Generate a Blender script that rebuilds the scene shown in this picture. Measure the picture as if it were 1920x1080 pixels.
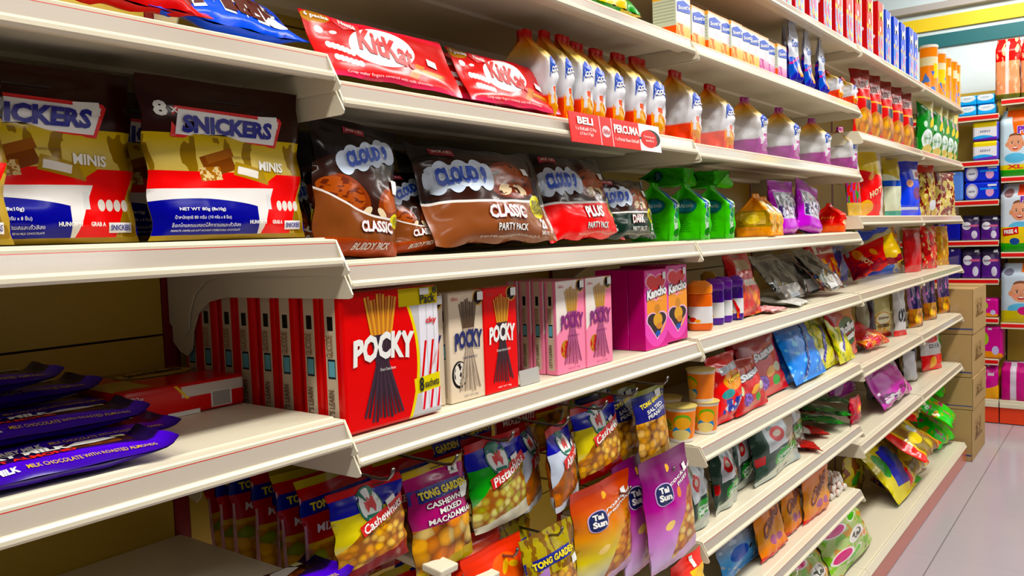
import bpy, bmesh, math, random
from mathutils import Vector, Matrix, noise
for o in list(bpy.data.objects): bpy.data.objects.remove(o)
SC = bpy.context.scene; COL = SC.collection
PI = math.pi
# ---------------------------------------------------------------- camera
U = 0.684
F, YAW, PIT, ROL = 1565.7755, math.radians(36.94827), math.radians(-3.540644), math.radians(-1.958808)
CAM = Vector((U, 0, 1.175))
FW = Vector((-math.sin(YAW)*math.cos(PIT), math.cos(YAW)*math.cos(PIT), math.sin(PIT)))
_r = Vector((math.cos(YAW), math.sin(YAW), 0)); _u = _r.cross(FW)
RT = _r*math.cos(ROL)+_u*math.sin(ROL); UP = -_r*math.sin(ROL)+_u*math.cos(ROL)
cd = bpy.data.cameras.new('camera'); cam = bpy.data.objects.new('camera', cd); COL.objects.link(cam)
cd.sensor_width = 36; cd.lens = F/1920*36; cd.clip_start = 0.02; cd.clip_end = 60
cam.matrix_world = Matrix(((RT.x, UP.x, -FW.x, CAM.x), (RT.y, UP.y, -FW.y, CAM.y), (RT.z, UP.z, -FW.z, CAM.z), (0, 0, 0, 1)))
SC.camera = cam
# ---------------------------------------------------------------- light and exposure
SC.view_settings.view_transform = 'Standard'; SC.view_settings.look = 'None'
SC.view_settings.gamma = 1; SC.view_settings.use_curve_mapping = False; SC.view_settings.exposure = 0.5
wd = bpy.data.worlds.new('store_air'); SC.world = wd; wd.use_nodes = True
wd.node_tree.nodes['Background'].inputs[0].default_value = (0.93, 0.97, 1, 1)
wd.node_tree.nodes['Background'].inputs[1].default_value = 0.07
def lamp(loc, sx, sy, e, rot=(0, 0, 0)):
    l = bpy.data.lights.new('tube_or_fill_light', 'AREA'); l.shape = 'RECTANGLE'; l.size = sx; l.size_y = sy; l.energy = e; l.color = (1, .97, .92)
    o = bpy.data.objects.new('tube_or_fill_light', l); COL.objects.link(o); o.location = loc; o.rotation_euler = rot
for yy, ee in ((-0.9, 24), (0.75, 26), (2.4, 24), (4.05, 17)): lamp((.86, yy, 2.72), .22, 1.25, ee)
lamp((1.0, 5.25, 2.72), .22, .7, 11); lamp((2.2, 5.25, 2.72), .22, .7, 11)
lamp((.6, 4.95, 2.7), 1.8, .12, 13, (1.0, 0, 0))  # extra fill lamp, tilted and added only to brighten the back wall
lamp((2.2, 1.2, 2.72), .22, 1.25, 10); lamp((2.2, 4.0, 2.72), .22, 1.25, 10)
# ---------------------------------------------------------------- pixel ray to world point helpers (1920x1080 frame)
def ray(px, py): return FW+RT*((px-960)/F)-UP*((py-540)/F)
def at(px, py, X=None, Y=None, Z=None):
    d = ray(px, py)
    t = (X-CAM.x)/d.x if X is not None else (Y-CAM.y)/d.y if Y is not None else (Z-CAM.z)/d.z
    return CAM+d*t
def ycol(px, X, Z):
    q = Vector((X, 0, Z))-CAM; k = px-960
    return (k*q.dot(FW)-F*q.dot(RT))/(F*RT.y-k*FW.y)
def zrow(py, X, Y):
    q = Vector((X, Y, 0))-CAM; k = 540-py
    return (k*q.dot(FW)-F*q.dot(UP))/(F*UP.z-k*FW.z)
def xcol(px, Y, Z):
    q = Vector((0, Y, Z))-CAM; k = px-960
    return (k*q.dot(FW)-F*q.dot(RT))/(F*RT.x-k*FW.x)
def pcol(x, y, z):
    q = Vector((x, y, z))-CAM; return 960+F*q.dot(RT)/q.dot(FW)
# ---------------------------------------------------------------- materials
def c4(h):
    if not isinstance(h, str): return tuple(h)+(1,) if len(h) == 3 else h
    h = h.lstrip('#'); f = lambda v: v/12.92 if v <= .04045 else ((v+.055)/1.055)**2.4
    r = [f(int(h[i:i+2], 16)/255) for i in (0, 2, 4)]; y = .3*r[0]+.59*r[1]+.11*r[2]
    return tuple(max(0, y+(v-y)*1.42)*.88 for v in r)+(1,)   # printing inks: a little deeper than the swatch
_M = {}
def mat(h, rough=.45, metal=0, name=None, coat=0, spec=.5):
    k = (h, rough, metal, coat)
    if k in _M: return _M[k]
    m = bpy.data.materials.new(name or 'paint_'+str(h).strip('#')); m.use_nodes = True; b = m.node_tree.nodes['Principled BSDF']
    b.inputs['Base Color'].default_value = c4(h); b.inputs['Roughness'].default_value = rough; b.inputs['Metallic'].default_value = metal
    b.inputs['Coat Weight'].default_value = coat; b.inputs['Coat Roughness'].default_value = .08; b.inputs['Specular IOR Level'].default_value = spec
    _M[k] = m; return m
def clear(name, op, rough=.08, tint='#ffffff', gl=.1):
    m = bpy.data.materials.new(name); m.use_nodes = True; N = m.node_tree.nodes; Lk = m.node_tree.links; N.clear()
    o = N.new('ShaderNodeOutputMaterial'); t = N.new('ShaderNodeBsdfTransparent'); g = N.new('ShaderNodeBsdfGlossy'); d = N.new('ShaderNodeBsdfDiffuse')
    d.inputs[0].default_value = c4(tint); g.inputs['Roughness'].default_value = rough
    a = N.new('ShaderNodeMixShader'); a.inputs[0].default_value = op; b = N.new('ShaderNodeMixShader'); b.inputs[0].default_value = gl
    Lk.new(t.outputs[0], a.inputs[1]); Lk.new(d.outputs[0], a.inputs[2]); Lk.new(a.outputs[0], b.inputs[1]); Lk.new(g.outputs[0], b.inputs[2]); Lk.new(b.outputs[0], o.inputs[0])
    return m
class Design:
    """printed packaging: a stack of crisp shapes in the pack's own UV space (front 0..1, left side u<0, right side u>1)"""
    def __init__(s, name, bg, rough=.32, metal=0, coat=0, spec=.5, bump=0):
        m = s.mat = bpy.data.materials.new(name); m.use_nodes = True; s.t = m.node_tree; s.N = s.t.nodes; b = s.N['Principled BSDF']
        b.inputs['Roughness'].default_value = rough; b.inputs['Metallic'].default_value = metal; b.inputs['Coat Weight'].default_value = coat*.4; b.inputs['Specular IOR Level'].default_value = spec*.55
        b.inputs['Coat Roughness'].default_value = .1
        uv = s.N.new('ShaderNodeUVMap'); uv.uv_map = 'UVMap'; s.uvo = uv.outputs[0]; x = s.N.new('ShaderNodeSeparateXYZ'); s.l(uv.outputs[0], x.inputs[0]); s.u, s.v = x.outputs[0], x.outputs[1]
        r = s.N.new('ShaderNodeRGB'); r.outputs[0].default_value = c4(bg); s.c = r.outputs[0]; s.b = b
        s.l(s.c, b.inputs['Base Color'])
    def l(s, a, b): s.t.links.new(a, b)
    def m(s, op, a, b=None, cc=None):
        n = s.N.new('ShaderNodeMath'); n.operation = op
        for i, x in enumerate((a, b, cc)):
            if x is None: continue
            if isinstance(x, (int, float)): n.inputs[i].default_value = x
            else: s.l(x, n.inputs[i])
        return n.outputs[0]
    def lin(s, a, b, k): return s.m('ADD', s.m('MULTIPLY_ADD', s.u, a, k), s.m('MULTIPLY', s.v, b))
    def ell(s, cx, cy, rx, ry, ang=0):
        ca, sa = math.cos(math.radians(ang)), math.sin(math.radians(ang))
        p = s.lin(ca/rx, sa/rx, -(cx*ca+cy*sa)/rx); q = s.lin(-sa/ry, ca/ry, (cx*sa-cy*ca)/ry)
        return s.m('LESS_THAN', s.m('ADD', s.m('MULTIPLY', p, p), s.m('MULTIPLY', q, q)), 1)
    def box(s, x0, x1, y0, y1, ang=0):
        cx, cy = (x0+x1)/2, (y0+y1)/2; ca, sa = math.cos(math.radians(ang)), math.sin(math.radians(ang))
        p = s.m('ABSOLUTE', s.lin(ca, sa, -(cx*ca+cy*sa))); q = s.m('ABSOLUTE', s.lin(-sa, ca, cx*sa-cy*ca))
        return s.m('MULTIPLY', s.m('LESS_THAN', p, (x1-x0)/2), s.m('LESS_THAN', q, (y1-y0)/2))
    def hp(s, a, b, k): return s.m('GREATER_THAN', s.lin(a, b, k), 0)
    def arc(s, v0, k, u0=.5, above=False): # v below v0+k*(u-u0)^2
        d = s.m('SUBTRACT', s.u, u0); e = s.m('MULTIPLY_ADD', s.m('MULTIPLY', d, d), k, v0)
        return s.m('GREATER_THAN' if above else 'LESS_THAN', s.v, e)
    def wave(s, v0, amp, fr, ph=0):
        return s.m('LESS_THAN', s.v, s.m('MULTIPLY_ADD', s.m('SINE', s.m('MULTIPLY_ADD', s.u, fr, ph)), amp, v0))
    def tri(s, *pts): # convex polygon, anticlockwise
        o = None
        for (x0, y0), (x1, y1) in zip(pts, pts[1:]+pts[:1]):
            h = s.hp(-(y1-y0), x1-x0, (y1-y0)*x0-(x1-x0)*y0); o = h if o is None else s.AND(o, h)
        return o
    def AND(s, a, b): return s.m('MULTIPLY', a, b)
    def NOT(s, a): return s.m('SUBTRACT', 1, a)
    def noise(s, sc, thr, sx=1, sy=1, w=0):
        mp = s.N.new('ShaderNodeMapping'); mp.inputs[3].default_value = (sx, sy, 1); mp.inputs[1].default_value = (w, w*.7, w); s.l(s.uvo, mp.inputs[0])
        n = s.N.new('ShaderNodeTexNoise'); n.inputs['Scale'].default_value = sc; n.inputs['Detail'].default_value = 2; s.l(mp.outputs[0], n.inputs['Vector']); return s.m('GREATER_THAN', n.outputs[0], thr)
    def mix(s, k, col):
        n = s.N.new('ShaderNodeMix'); n.data_type = 'RGBA'
        if isinstance(k, (int, float)): n.inputs[0].default_value = k
        else: s.l(k, n.inputs[0])
        s.l(s.c, n.inputs[6])
        if isinstance(col, (str, tuple)): n.inputs[7].default_value = c4(col)
        else: s.l(col, n.inputs[7])
        s.c = n.outputs[2]; s.l(s.c, s.b.inputs['Base Color']); return s
    def ramp(s, k, stops, axis='v'): # printed colour blend
        n = s.N.new('ShaderNodeValToRGB'); e = n.color_ramp.elements
        while len(e) < len(stops): e.new(.5)
        for el, (p, h) in zip(e, stops): el.position = p; el.color = c4(h)
        s.l(s.v if axis == 'v' else s.u, n.inputs[0]); return s.mix(k, n.outputs[0])
    def bits(s, k, sc, cols, sx=1, sy=1, gap='#3a1c08', g=.42): # printed picture of many small pieces (nuts, sweets, cookies)
        mp = s.N.new('ShaderNodeMapping'); mp.inputs[3].default_value = (sx, sy, 1); s.l(s.uvo, mp.inputs[0])
        n = s.N.new('ShaderNodeTexVoronoi'); n.inputs['Scale'].default_value = sc; s.l(mp.outputs[0], n.inputs['Vector'])
        x = s.N.new('ShaderNodeSeparateColor'); s.l(n.outputs['Color'], x.inputs[0])
        r = s.N.new('ShaderNodeValToRGB'); r.color_ramp.interpolation = 'CONSTANT'; e = r.color_ramp.elements
        while len(e) < len(cols): e.new(.5)
        for i, (el, h) in enumerate(zip(e, cols)): el.position = i/len(cols); el.color = c4(h)
        s.l(x.outputs[0], r.inputs[0])
        d = s.N.new('ShaderNodeValToRGB'); d.color_ramp.elements[0].position = g*.55; d.color_ramp.elements[1].position = g*1.5
        d.color_ramp.elements[0].color = (1, 1, 1, 1); d.color_ramp.elements[1].color = (0, 0, 0, 1)
        s.l(n.outputs['Distance'], d.inputs[0])
        q = s.N.new('ShaderNodeMix'); q.data_type = 'RGBA'; s.l(d.outputs[0], q.inputs[0]); q.inputs[6].default_value = c4(gap); s.l(r.outputs[0], q.inputs[7])
        return s.mix(k, q.outputs[2])
    def bars(s, k, n, col): # barcode
        return s.mix(s.AND(k, s.m('GREATER_THAN', s.m('FRACT', s.m('MULTIPLY', s.m('ADD', s.u, s.v if n < 0 else 0), abs(n))), .5)), col)
# ---------------------------------------------------------------- mesh helpers
def tag(o, label=None, cat=None, group=None, kind=None):
    if label: o['label'] = label
    if cat: o['category'] = cat
    if group: o['group'] = group
    if kind: o['kind'] = kind
    return o
def obj(name, me, parent=None):
    o = bpy.data.objects.new(name, me); COL.objects.link(o)
    if parent: o.parent = parent
    return o
def thing(name, label, cat, loc=(0, 0, 0), rot=(0, 0, 0), group=None):
    o = bpy.data.objects.new(name, None); o.empty_display_size = .02; COL.objects.link(o); o.location = loc; o.rotation_euler = rot
    return tag(o, label, cat, group)
def raw(name, V, Fc, mats, uv=None, mi=None, smooth=False):
    me = bpy.data.meshes.new(name); me.from_pydata([tuple(v) for v in V], [], Fc)
    for m in (mats if isinstance(mats, (list, tuple)) else [mats]): me.materials.append(m)
    if uv:
        l = me.uv_layers.new(name='UVMap')
        for p in me.polygons:
            for i in p.loop_indices: l.data[i].uv = uv[p.index][i-p.loop_start]
    if mi: me.polygons.foreach_set('material_index', mi)
    if smooth: me.polygons.foreach_set('use_smooth', [True]*len(me.polygons))
    me.update(); return me
def boxes(name, bl, m, bev=0):
    V = []; Fc = []
    for (x0, x1, y0, y1, z0, z1) in bl:
        b = len(V); V += [(x, y, z) for z in (z0, z1) for y in (y0, y1) for x in (x0, x1)]
        Fc += [tuple(b+i for i in f) for f in ((0, 2, 3, 1), (4, 5, 7, 6), (0, 1, 5, 4), (2, 6, 7, 3), (0, 4, 6, 2), (1, 3, 7, 5))]
    me = raw(name, V, Fc, m)
    if bev:
        bm = bmesh.new(); bm.from_mesh(me); bmesh.ops.bevel(bm, geom=list(bm.edges), offset=bev, segments=2, profile=.5, affect='EDGES'); bm.to_mesh(me); bm.free()
    return me
def prism(name, prof, a0, a1, m, axis='y'):
    """extrude a closed profile; axis y: profile is (x, z), axis x: profile is (y, z), axis z: (x, y)"""
    n = len(prof); put = {'y': lambda p, a: (p[0], a, p[1]), 'x': lambda p, a: (a, p[0], p[1]), 'z': lambda p, a: (p[0], p[1], a)}[axis]
    V = [put(p, a0) for p in prof]+[put(p, a1) for p in prof]
    Fc = [(i, (i+1) % n, n+(i+1) % n, n+i) for i in range(n)]+[tuple(range(n))[::-1], tuple(range(n, 2*n))]
    me = raw(name, V, Fc, m); bm = bmesh.new(); bm.from_mesh(me); bmesh.ops.recalc_face_normals(bm, faces=bm.faces); bm.to_mesh(me); bm.free(); return me
def tube(name, pts, r, m, seg=8):
    V = []; Fc = []; pts = [Vector(p) for p in pts]; n = len(pts)
    for i, p in enumerate(pts):
        t = (pts[min(i+1, n-1)]-pts[max(i-1, 0)]).normalized(); a = t.orthogonal().normalized() if i == 0 else (a-t*a.dot(t)).normalized(); b = t.cross(a)
        V += [p+(a*math.cos(2*PI*k/seg)+b*math.sin(2*PI*k/seg))*r for k in range(seg)]
    for i in range(n-1):
        Fc += [(i*seg+k, i*seg+(k+1) % seg, (i+1)*seg+(k+1) % seg, (i+1)*seg+k) for k in range(seg)]
    Fc += [tuple(range(seg))[::-1], tuple((n-1)*seg+k for k in range(seg))]
    return raw(name, V, Fc, m, smooth=True)
def lathe(name, prof, m, seg=32, sx=1, sy=1, uvs=True, off=0, sq=2.0):
    """rotate (r, z) pairs; sq > 2 squares the section; UV u = 0..1 over the half that faces -y, v = height"""
    V = []; Fc = []; UVs = []; n = len(prof); z0 = prof[0][1]; z1 = max(p[1] for p in prof)
    for r, z in prof:
        for k in range(seg):
            a = 2*PI*k/seg+off; ca, sa = math.cos(a), math.sin(a); q = (abs(ca)**sq+abs(sa)**sq)**(-1/sq)
            V.append((r*q*ca*sx, r*q*sa*sy, z))
    def u(k): return (k/seg*2-1)
    for i in range(n-1):
        for k in range(seg):
            k2 = (k+1) % seg; Fc.append((i*seg+k, i*seg+k2, (i+1)*seg+k2, (i+1)*seg+k))
            va, vb = (prof[i][1]-z0)/(z1-z0), (prof[i+1][1]-z0)/(z1-z0); UVs.append(((u(k), va), (u(k+1), va), (u(k+1), vb), (u(k), vb)))
    Fc += [tuple(range(seg))[::-1], tuple((n-1)*seg+k for k in range(seg))]; UVs += [((.5, 0),)*seg, ((.5, 1),)*seg]
    me = raw(name, V, Fc, m, uv=UVs, smooth=True)
    me.set_sharp_from_angle(angle=math.radians(40)); return me
# ---------------------------------------------------------------- room
FRONTY = 5.461
WALLY = 5.86
fl = Design('floor_tiles', '#b6afb3', rough=.14, spec=.5)
tc = fl.N.new('ShaderNodeTexCoord'); sx = fl.N.new('ShaderNodeSeparateXYZ'); fl.l(tc.outputs['Object'], sx.inputs[0])
fx = fl.m('FRACT', fl.m('MULTIPLY_ADD', sx.outputs[0], 1/.6, -.118/.6+10)); fy = fl.m('FRACT', fl.m('MULTIPLY_ADD', sx.outputs[1], 1/.3, -3.47/.3+30))
g1 = fl.m('LESS_THAN', fx, .007); g2 = fl.m('LESS_THAN', fy, .008)
nz = fl.N.new('ShaderNodeTexNoise'); nz.inputs['Scale'].default_value = 3; fl.l(tc.outputs['Object'], nz.inputs['Vector'])
fl.mix(fl.m('MULTIPLY', nz.outputs[0], .5), '#aca6aa'); fl.mix(fl.m('MULTIPLY', g2, .35), '#8d8788'); fl.mix(fl.m('MULTIPLY', g1, .8), '#6f6a6c')
def slab(name, bl, m): return tag(obj(name, boxes(name, bl, m)), kind='structure')
slab('floor', [(-1.2, 3.6, -2.2, WALLY+.1, -.05, 0)], fl.mat)
slab('ceiling', [(-1.2, 3.6, -2.2, WALLY+.1, 2.8, 2.85)], mat('#f1f3f2', .8))
slab('wall_back', [(-1.2, 3.6, WALLY, WALLY+.1, 0, 2.8)], mat('#e6f1f4', .6))
def wz(py, px=1850): return at(px, py, Y=WALLY).z
slab('trim_1', [(-1.2, 3.6, WALLY-.02, WALLY, wz(42), wz(17))], mat('#f2d90c', .5))
slab('trim_2', [(-1.2, 3.6, WALLY-.018, WALLY, wz(76.5), wz(51))], mat('#0d6468', .5))
slab('trim_3', [(-1.2, 3.6, WALLY-.06, WALLY, wz(5), wz(-8))], mat('#b9b4b0', .6))
# ---------------------------------------------------------------- gondola shelving
CREAM = mat('#e6dfcc', .33, name='cream_enamel'); CREAMB = mat('#c9b070', .45, name='cream_panel'); RED = mat('#c0201c', .4, name='red_edge'); DARK = mat('#1a1512', .6)
DRED = mat('#7a1410', .5, name='post_red')
RAILM = Design('label_channel', '#b4aca2', rough=.16, coat=.6)
RAILM.mix(RAILM.hp(0, 1, -.93), '#a83028')
J = [-.30, .606, 1.505, 2.681, 3.594, 4.511]
DEP = .335
CHAN = [(-.0005, -.0025), (.0012, -.008), (.0045, -.0185)]
SHELVES = []
def shelf(y0, y1, z, label, group, dep=DEP, ends=(1, 1), rail=CREAM):
    SHELVES.append((y0, y1, z)); t = thing('gondola_shelf', label, 'shelf', (0, y0, z), group=group); L = y1-y0; e = .006
    obj('shelf_board', prism('shelf_board', [(-.0005, 0), (-.002, .0015), (-.016, .0022), (-.018, .0035), (-dep, .0035), (-dep, -.022), (-dep+.03, -.022), (-dep+.033, -.0125), (-.20, -.0125), (-.195, -.0165), (-.15, -.0165), (-.145, -.0125), (-.03, -.0125), (-.026, -.021), (-.0015, -.021)], e, L-e, CREAM), t)
    lip = [(.0045, -.0185), (.0085, -.0183), (.0108, -.021), (.0108, -.0245), (.0085, -.0272), (.004, -.0275), (.001, -.0255), (-.0015, -.021)]
    r = obj('price_rail', prism('price_rail', lip, e, L-e, rail), t)
    V = []; uvs = []; Fc = []
    for i, (x, zz) in enumerate(CHAN):
        V += [(x, e, zz), (x, L-e, zz)]
    V += [(-.002, e, -.003), (-.002, L-e, -.003), (-.002, e, -.02), (-.002, L-e, -.02)]
    Fc = [(0, 2, 3, 1), (2, 4, 5, 3), (0, 1, 7, 6), (4, 8, 9, 5), (0, 6, 8, 4, 2), (1, 3, 5, 9, 7)]
    vv = lambda i: 1-(i//2)/2
    uvs = [[(j % 2, vv(j)) if j < 6 else (0, .5) for j in f] for f in Fc]
    obj('label_strip', raw('label_strip', V, Fc, RAILM.mat, uv=uvs), r)
    # end caps of the rail
    for yy in (e-.002, L-e):
        obj('rail_end_cap', prism('rail_end_cap', [(-.001, .001), (.0105, -.0225), (.009, -.028), (.001, -.028), (-.006, -.02)], yy, yy+.002, rail), t)
    br = [(-.004, .0005), (.0145, -.0325), (.013, -.036), (.009, -.0375), (-.215, -.0395), (-.25, -.046), (-.275, -.062), (-.288, -.085), (-.293, -.108), (-.303, -.117), (-.32, -.112), (-dep, -.10), (-dep, .001)]
    for k, yy in enumerate((.0008, L-.0028)):
        if ends[k]: obj('bracket', prism('bracket', br, yy, yy+.002, rail), t)
    return t
def bay(y0, y1, label, seams, deck=True):
    t = thing('shelving_bay', label, 'shelving', (0, y0, 0), group='gondola bays'); L = y1-y0
    zs = [0.08]+seams+[1.95]
    for a, b in zip(zs, zs[1:]): obj('back_panel', boxes('back_panel', [(-DEP-.012, -DEP-.002, .012, L-.012, a+.0015, b-.0015)], CREAMB), t)
    obj('seam_light_blocker', boxes('seam_light_blocker', [(-DEP-.02, -DEP-.014, .012, L-.012, 0, 1.95)], DARK), t)  # added dark sheet that stops light leaking through the panel seams
    obj('upright_post', boxes('upright_post', [(-DEP-.05, -DEP-.0015, L-.011, L+.011, 0, 1.95)], DRED), t)
    obj('base_deck', boxes('base_deck', [(-DEP, .006, .001, L-.001, .082, .1)], CREAM, .002), t)
    r = obj('base_rail', prism('base_rail', [(.006, .098), (.012, .1005), (.0145, .0985), (.0255, .079), (.0235, .0745), (.006, .0745)], .001, L-.001, CREAM), t)
    k = obj('kick_panel', boxes('kick_panel', [(.006, .0215, .001, L-.001, 0.004, .0745)], KICK), t)
    return t
KICK = mat('#c2705c', .22, name='kick_coral', coat=.3)
NB = ['with chocolate shelves beside the camera', 'with biscuit boxes and hanging nut packets', 'with jars, sweets and seaweed packets', 'with clear guards and snack bags', 'ending beside the brown carton stack']
for i in range(5): bay(J[i], J[i+1], 'cream steel shelving bay '+NB[i], [[.62, 1.075, 1.5]]*5 and [.62, 1.062, 1.5])
G = 'cream gondola shelves'
for b, z, lab in ((0, 1.372, 'topmost shelf holding the blue and red sweet bags'), (0, 1.177, 'shelf holding the gold and brown chocolate pouches'), (0, .982, 'shelf holding the stacked purple chocolate bars'), (0, .79, 'dim lower shelf with one purple bar end'),
    (1, 1.536, 'high shelf seen from below over the red wafer packs'), (1, 1.3465, 'shelf holding two red wafer packs and the red promotion card'), (1, 1.1515, 'shelf holding the black and brown chocolate bags'), (1, .957, 'shelf holding the red, cream and pink biscuit-stick boxes'),
    (2, 1.715, 'highest shelf under the tall red cartons'), (2, 1.533, 'shelf holding the row of white and orange oat cartons'), (2, 1.341, 'shelf holding the purple oat pouches'), (2, 1.150, 'shelf holding yellow, purple and orange sweet pouches'), (2, .961, 'shelf holding the jelly jars'), (2, .747, 'shelf holding noodle cups and mint bags'), (2, .555, 'shelf holding the green seaweed packets'), (2, .352, 'shelf holding the small orange pouches'),
    (3, 1.719, 'topmost shelf under the blue cartons'), (3, 1.4565, 'shelf holding red noodle bags'), (3, 1.199, 'shelf holding the yellow-topped snack bags'), (3, .962, 'shelf with a tilted red and yellow snack bag'), (3, .728, 'shelf with the cream corn bag'), (3, .487, 'shelf with the long magenta bag'),
    (4, 1.719, 'end shelf under the orange canisters'), (4, 1.4565, 'end shelf holding the green round-window bags'), (4, 1.199, 'end shelf holding small brown snack bags'), (4, .962, 'end shelf holding red snack bags'), (4, .728, 'end shelf holding purple and yellow pouches'), (4, .487, 'end shelf holding the white and orange bag')):
    shelf(J[b], J[b+1], z, 'cream metal '+lab, G)
# ---------------------------------------------------------------- packs: every maker returns (mesh, S) with S(u, v, off) = a point on the printed front
def _g(kind, v):
    if kind == 'pillow':
        b = (v-.055)/.89
        return 0 if b <= 0 or b >= 1 else math.sin(PI*b)**.5
    if kind == 'stand':
        return max(.0, min(1, ((v+.004)/.10)**.5))*(max(0, 1-(v/.93)**1.7))**.75
    if kind == 'hang':
        b = v/.86
        return 0 if b >= 1 else (max(.12, math.sin(PI*min(1, b*.96+.04)))**.6 if b > .35 else max(.15, (math.sin(PI*min(1, b*.96+.04)))**.45))
    return 1
def pouch(name, w, h, t, m, kind='pillow', seed=0, wr=.0025, back=None, nu=22, nv=30, bend=0, flare=0):
    """soft bag: front faces -y, stands on z = 0, width along x"""
    rnd = seed*7.31
    def S(u, v, off=0, s=1):
        if kind == 'flow':
            q = S0(v, u, off, s); return q
        return S1(u, v, off, s, w, h)
    def S0(a, b, off, s): # seals at the two short ends: run the same form sideways
        p = S1(a, b, off, s, h, w); return Vector((p.z-w/2, p.y, p.x+h/2))
    ex, ep = (4.5, .5) if kind == 'flow' else (2.6, .62)
    def S1(u, v, off, s, w, h):
        u2 = 2*u-1; g = _g('pillow' if kind == 'flow' else kind, v); T = t/2*g*max(0, 1-abs(u2)**ex)**ep
        n = noise.noise((u*3.1+rnd, v*3.7, rnd*s))*wr*1.3+noise.noise((u*8+rnd, v*9, 3+rnd))*wr*.6
        es = math.exp(-min(abs(v-.05), abs(.95-v))/.07)
        n += wr*.55*es*math.sin(u*34+rnd+3*noise.noise((u*3, rnd, 1)))
        edge = math.exp(-(1-abs(u2))/.10)
        n += wr*.7*edge*math.sin(v*26+rnd)*(1 if g > 0 else .4)
        x = (u-.5)*w*(1-.05*g)+wr*.6*edge*math.sin(v*19+rnd*2)
        f = min(1, g*1.4)*.8+.2
        y0 = bend*math.sin(PI*v)-flare*math.exp(-min(v, 1-v)/.035)+wr*.8*(1-f)*math.sin(u*9+rnd)
        y = y0-s*(T+.0005)-n*f*(1 if T > .001 else .25)*s
        return Vector((x, y-off, v*h))
    V = []; Fc = []; UV = []; MI = []; us = [i/nu for i in range(nu+1)]; vs = [j/nv for j in range(nv+1)]
    for s in (1, -1):
        b = len(V); V += [S(u, v, 0, s) for v in vs for u in us]
        for j in range(nv):
            for i in range(nu):
                q = (b+j*(nu+1)+i, b+j*(nu+1)+i+1, b+(j+1)*(nu+1)+i+1, b+(j+1)*(nu+1)+i)
                a = ((us[i], vs[j]), (us[i+1], vs[j]), (us[i+1], vs[j+1]), (us[i], vs[j+1]))
                if s < 0: q = q[::-1]; a = tuple((1-x, y) for x, y in a[::-1])
                Fc.append(q); UV.append(a); MI.append(0 if s > 0 or back is None else 1)
    me = raw(name, V, Fc, [m]+([back] if back else []), UV, MI, True)
    bm = bmesh.new(); bm.from_mesh(me); bmesh.ops.remove_doubles(bm, verts=bm.verts, dist=.0003); bm.to_mesh(me); bm.free()
    return me, S
def gusset(name, w, h, t, m, seed=0, wr=.002, top=.72, n=18, nv=22, roll=False, lip=.05):
    """block-bottom bag: flat front, folded sides that close to a seam at the top; UV u<0 and u>1 on the sides"""
    rnd = seed*5.17
    def prof(v): return 1 if v < top else max(lip, 1-(v-top)/(.93-top)) if v < .93 else lip
    def loop(u, v): # u in 0..4: front, right, back, left
        g = prof(v); d = t*g; k = int(u) % 4; f = u-int(u); pin = .25*t*math.sin(PI*f)*(max(0, v-top*.6)/(1-top*.6))*(1 if v < .93 else .3)
        bl = .065*t*math.sin(PI*f)*math.sin(PI*min(1, v/.95)**.7)
        nn = noise.noise((u*2.3+rnd, v*4, rnd))*wr*1.6+noise.noise((u*6+rnd, v*10, rnd))*wr
        r = .04*w
        if k == 0: p = Vector((-w/2+f*w, -d/2-bl-nn, 0))
        elif k == 1: p = Vector((w/2-pin+nn, -d/2+f*d, 0))
        elif k == 2: p = Vector((w/2-f*w, d/2+bl+nn, 0))
        else: p = Vector((-w/2+pin-nn, d/2-f*d, 0))
        sh = 1-.10*max(0, (v-top)/(1-top))
        return Vector((p.x*sh, p.y, v*h))
    def S(u, v, off=0):
        p = loop(min(max(u, 0), .9999), v); p.y -= off; return p
    def SL(u, v, off=0): # left side, u 0 = back edge .. 1 = front edge
        p = loop(3+min(max(u, 0), .9999), v); p.x -= off; return p
    V = []; Fc = []; UV = []; ul = [k+i/n for k in range(4) for i in range(n)]; N = len(ul)
    for j in range(nv+1): V += [loop(u, j/nv) for u in ul]
    r = t/w
    def uu(u): return u if u <= 1 else 1+(u-1)*r if u <= 2 else (3-u) if u <= 3 else (u-4)*r
    for j in range(nv):
        for i in range(N):
            i2 = (i+1) % N; a, b = ul[i], ul[i]+1/n; k = int(a)
            ua, ub = (uu(a), uu(b)) if k != 2 else (3-a, 3-b); 
            if k == 3: ua, ub = (a-4)*r, (b-4)*r
            if k == 0: ua, ub = a, b
            if k == 1: ua, ub = 1+(a-1)*r, 1+(b-1)*r
            Fc.append((j*N+i, j*N+i2, (j+1)*N+i2, (j+1)*N+i)); UV.append(((ua, j/nv), (ub, j/nv), (ub, (j+1)/nv), (ua, (j+1)/nv)))
    Fc += [tuple(range(N))[::-1], tuple(nv*N+i for i in range(N))]; UV += [((.5, .02),)*N, ((.5, .99),)*N]
    S.left = SL
    return raw(name, V, Fc, m, UV, smooth=True), S
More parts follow.
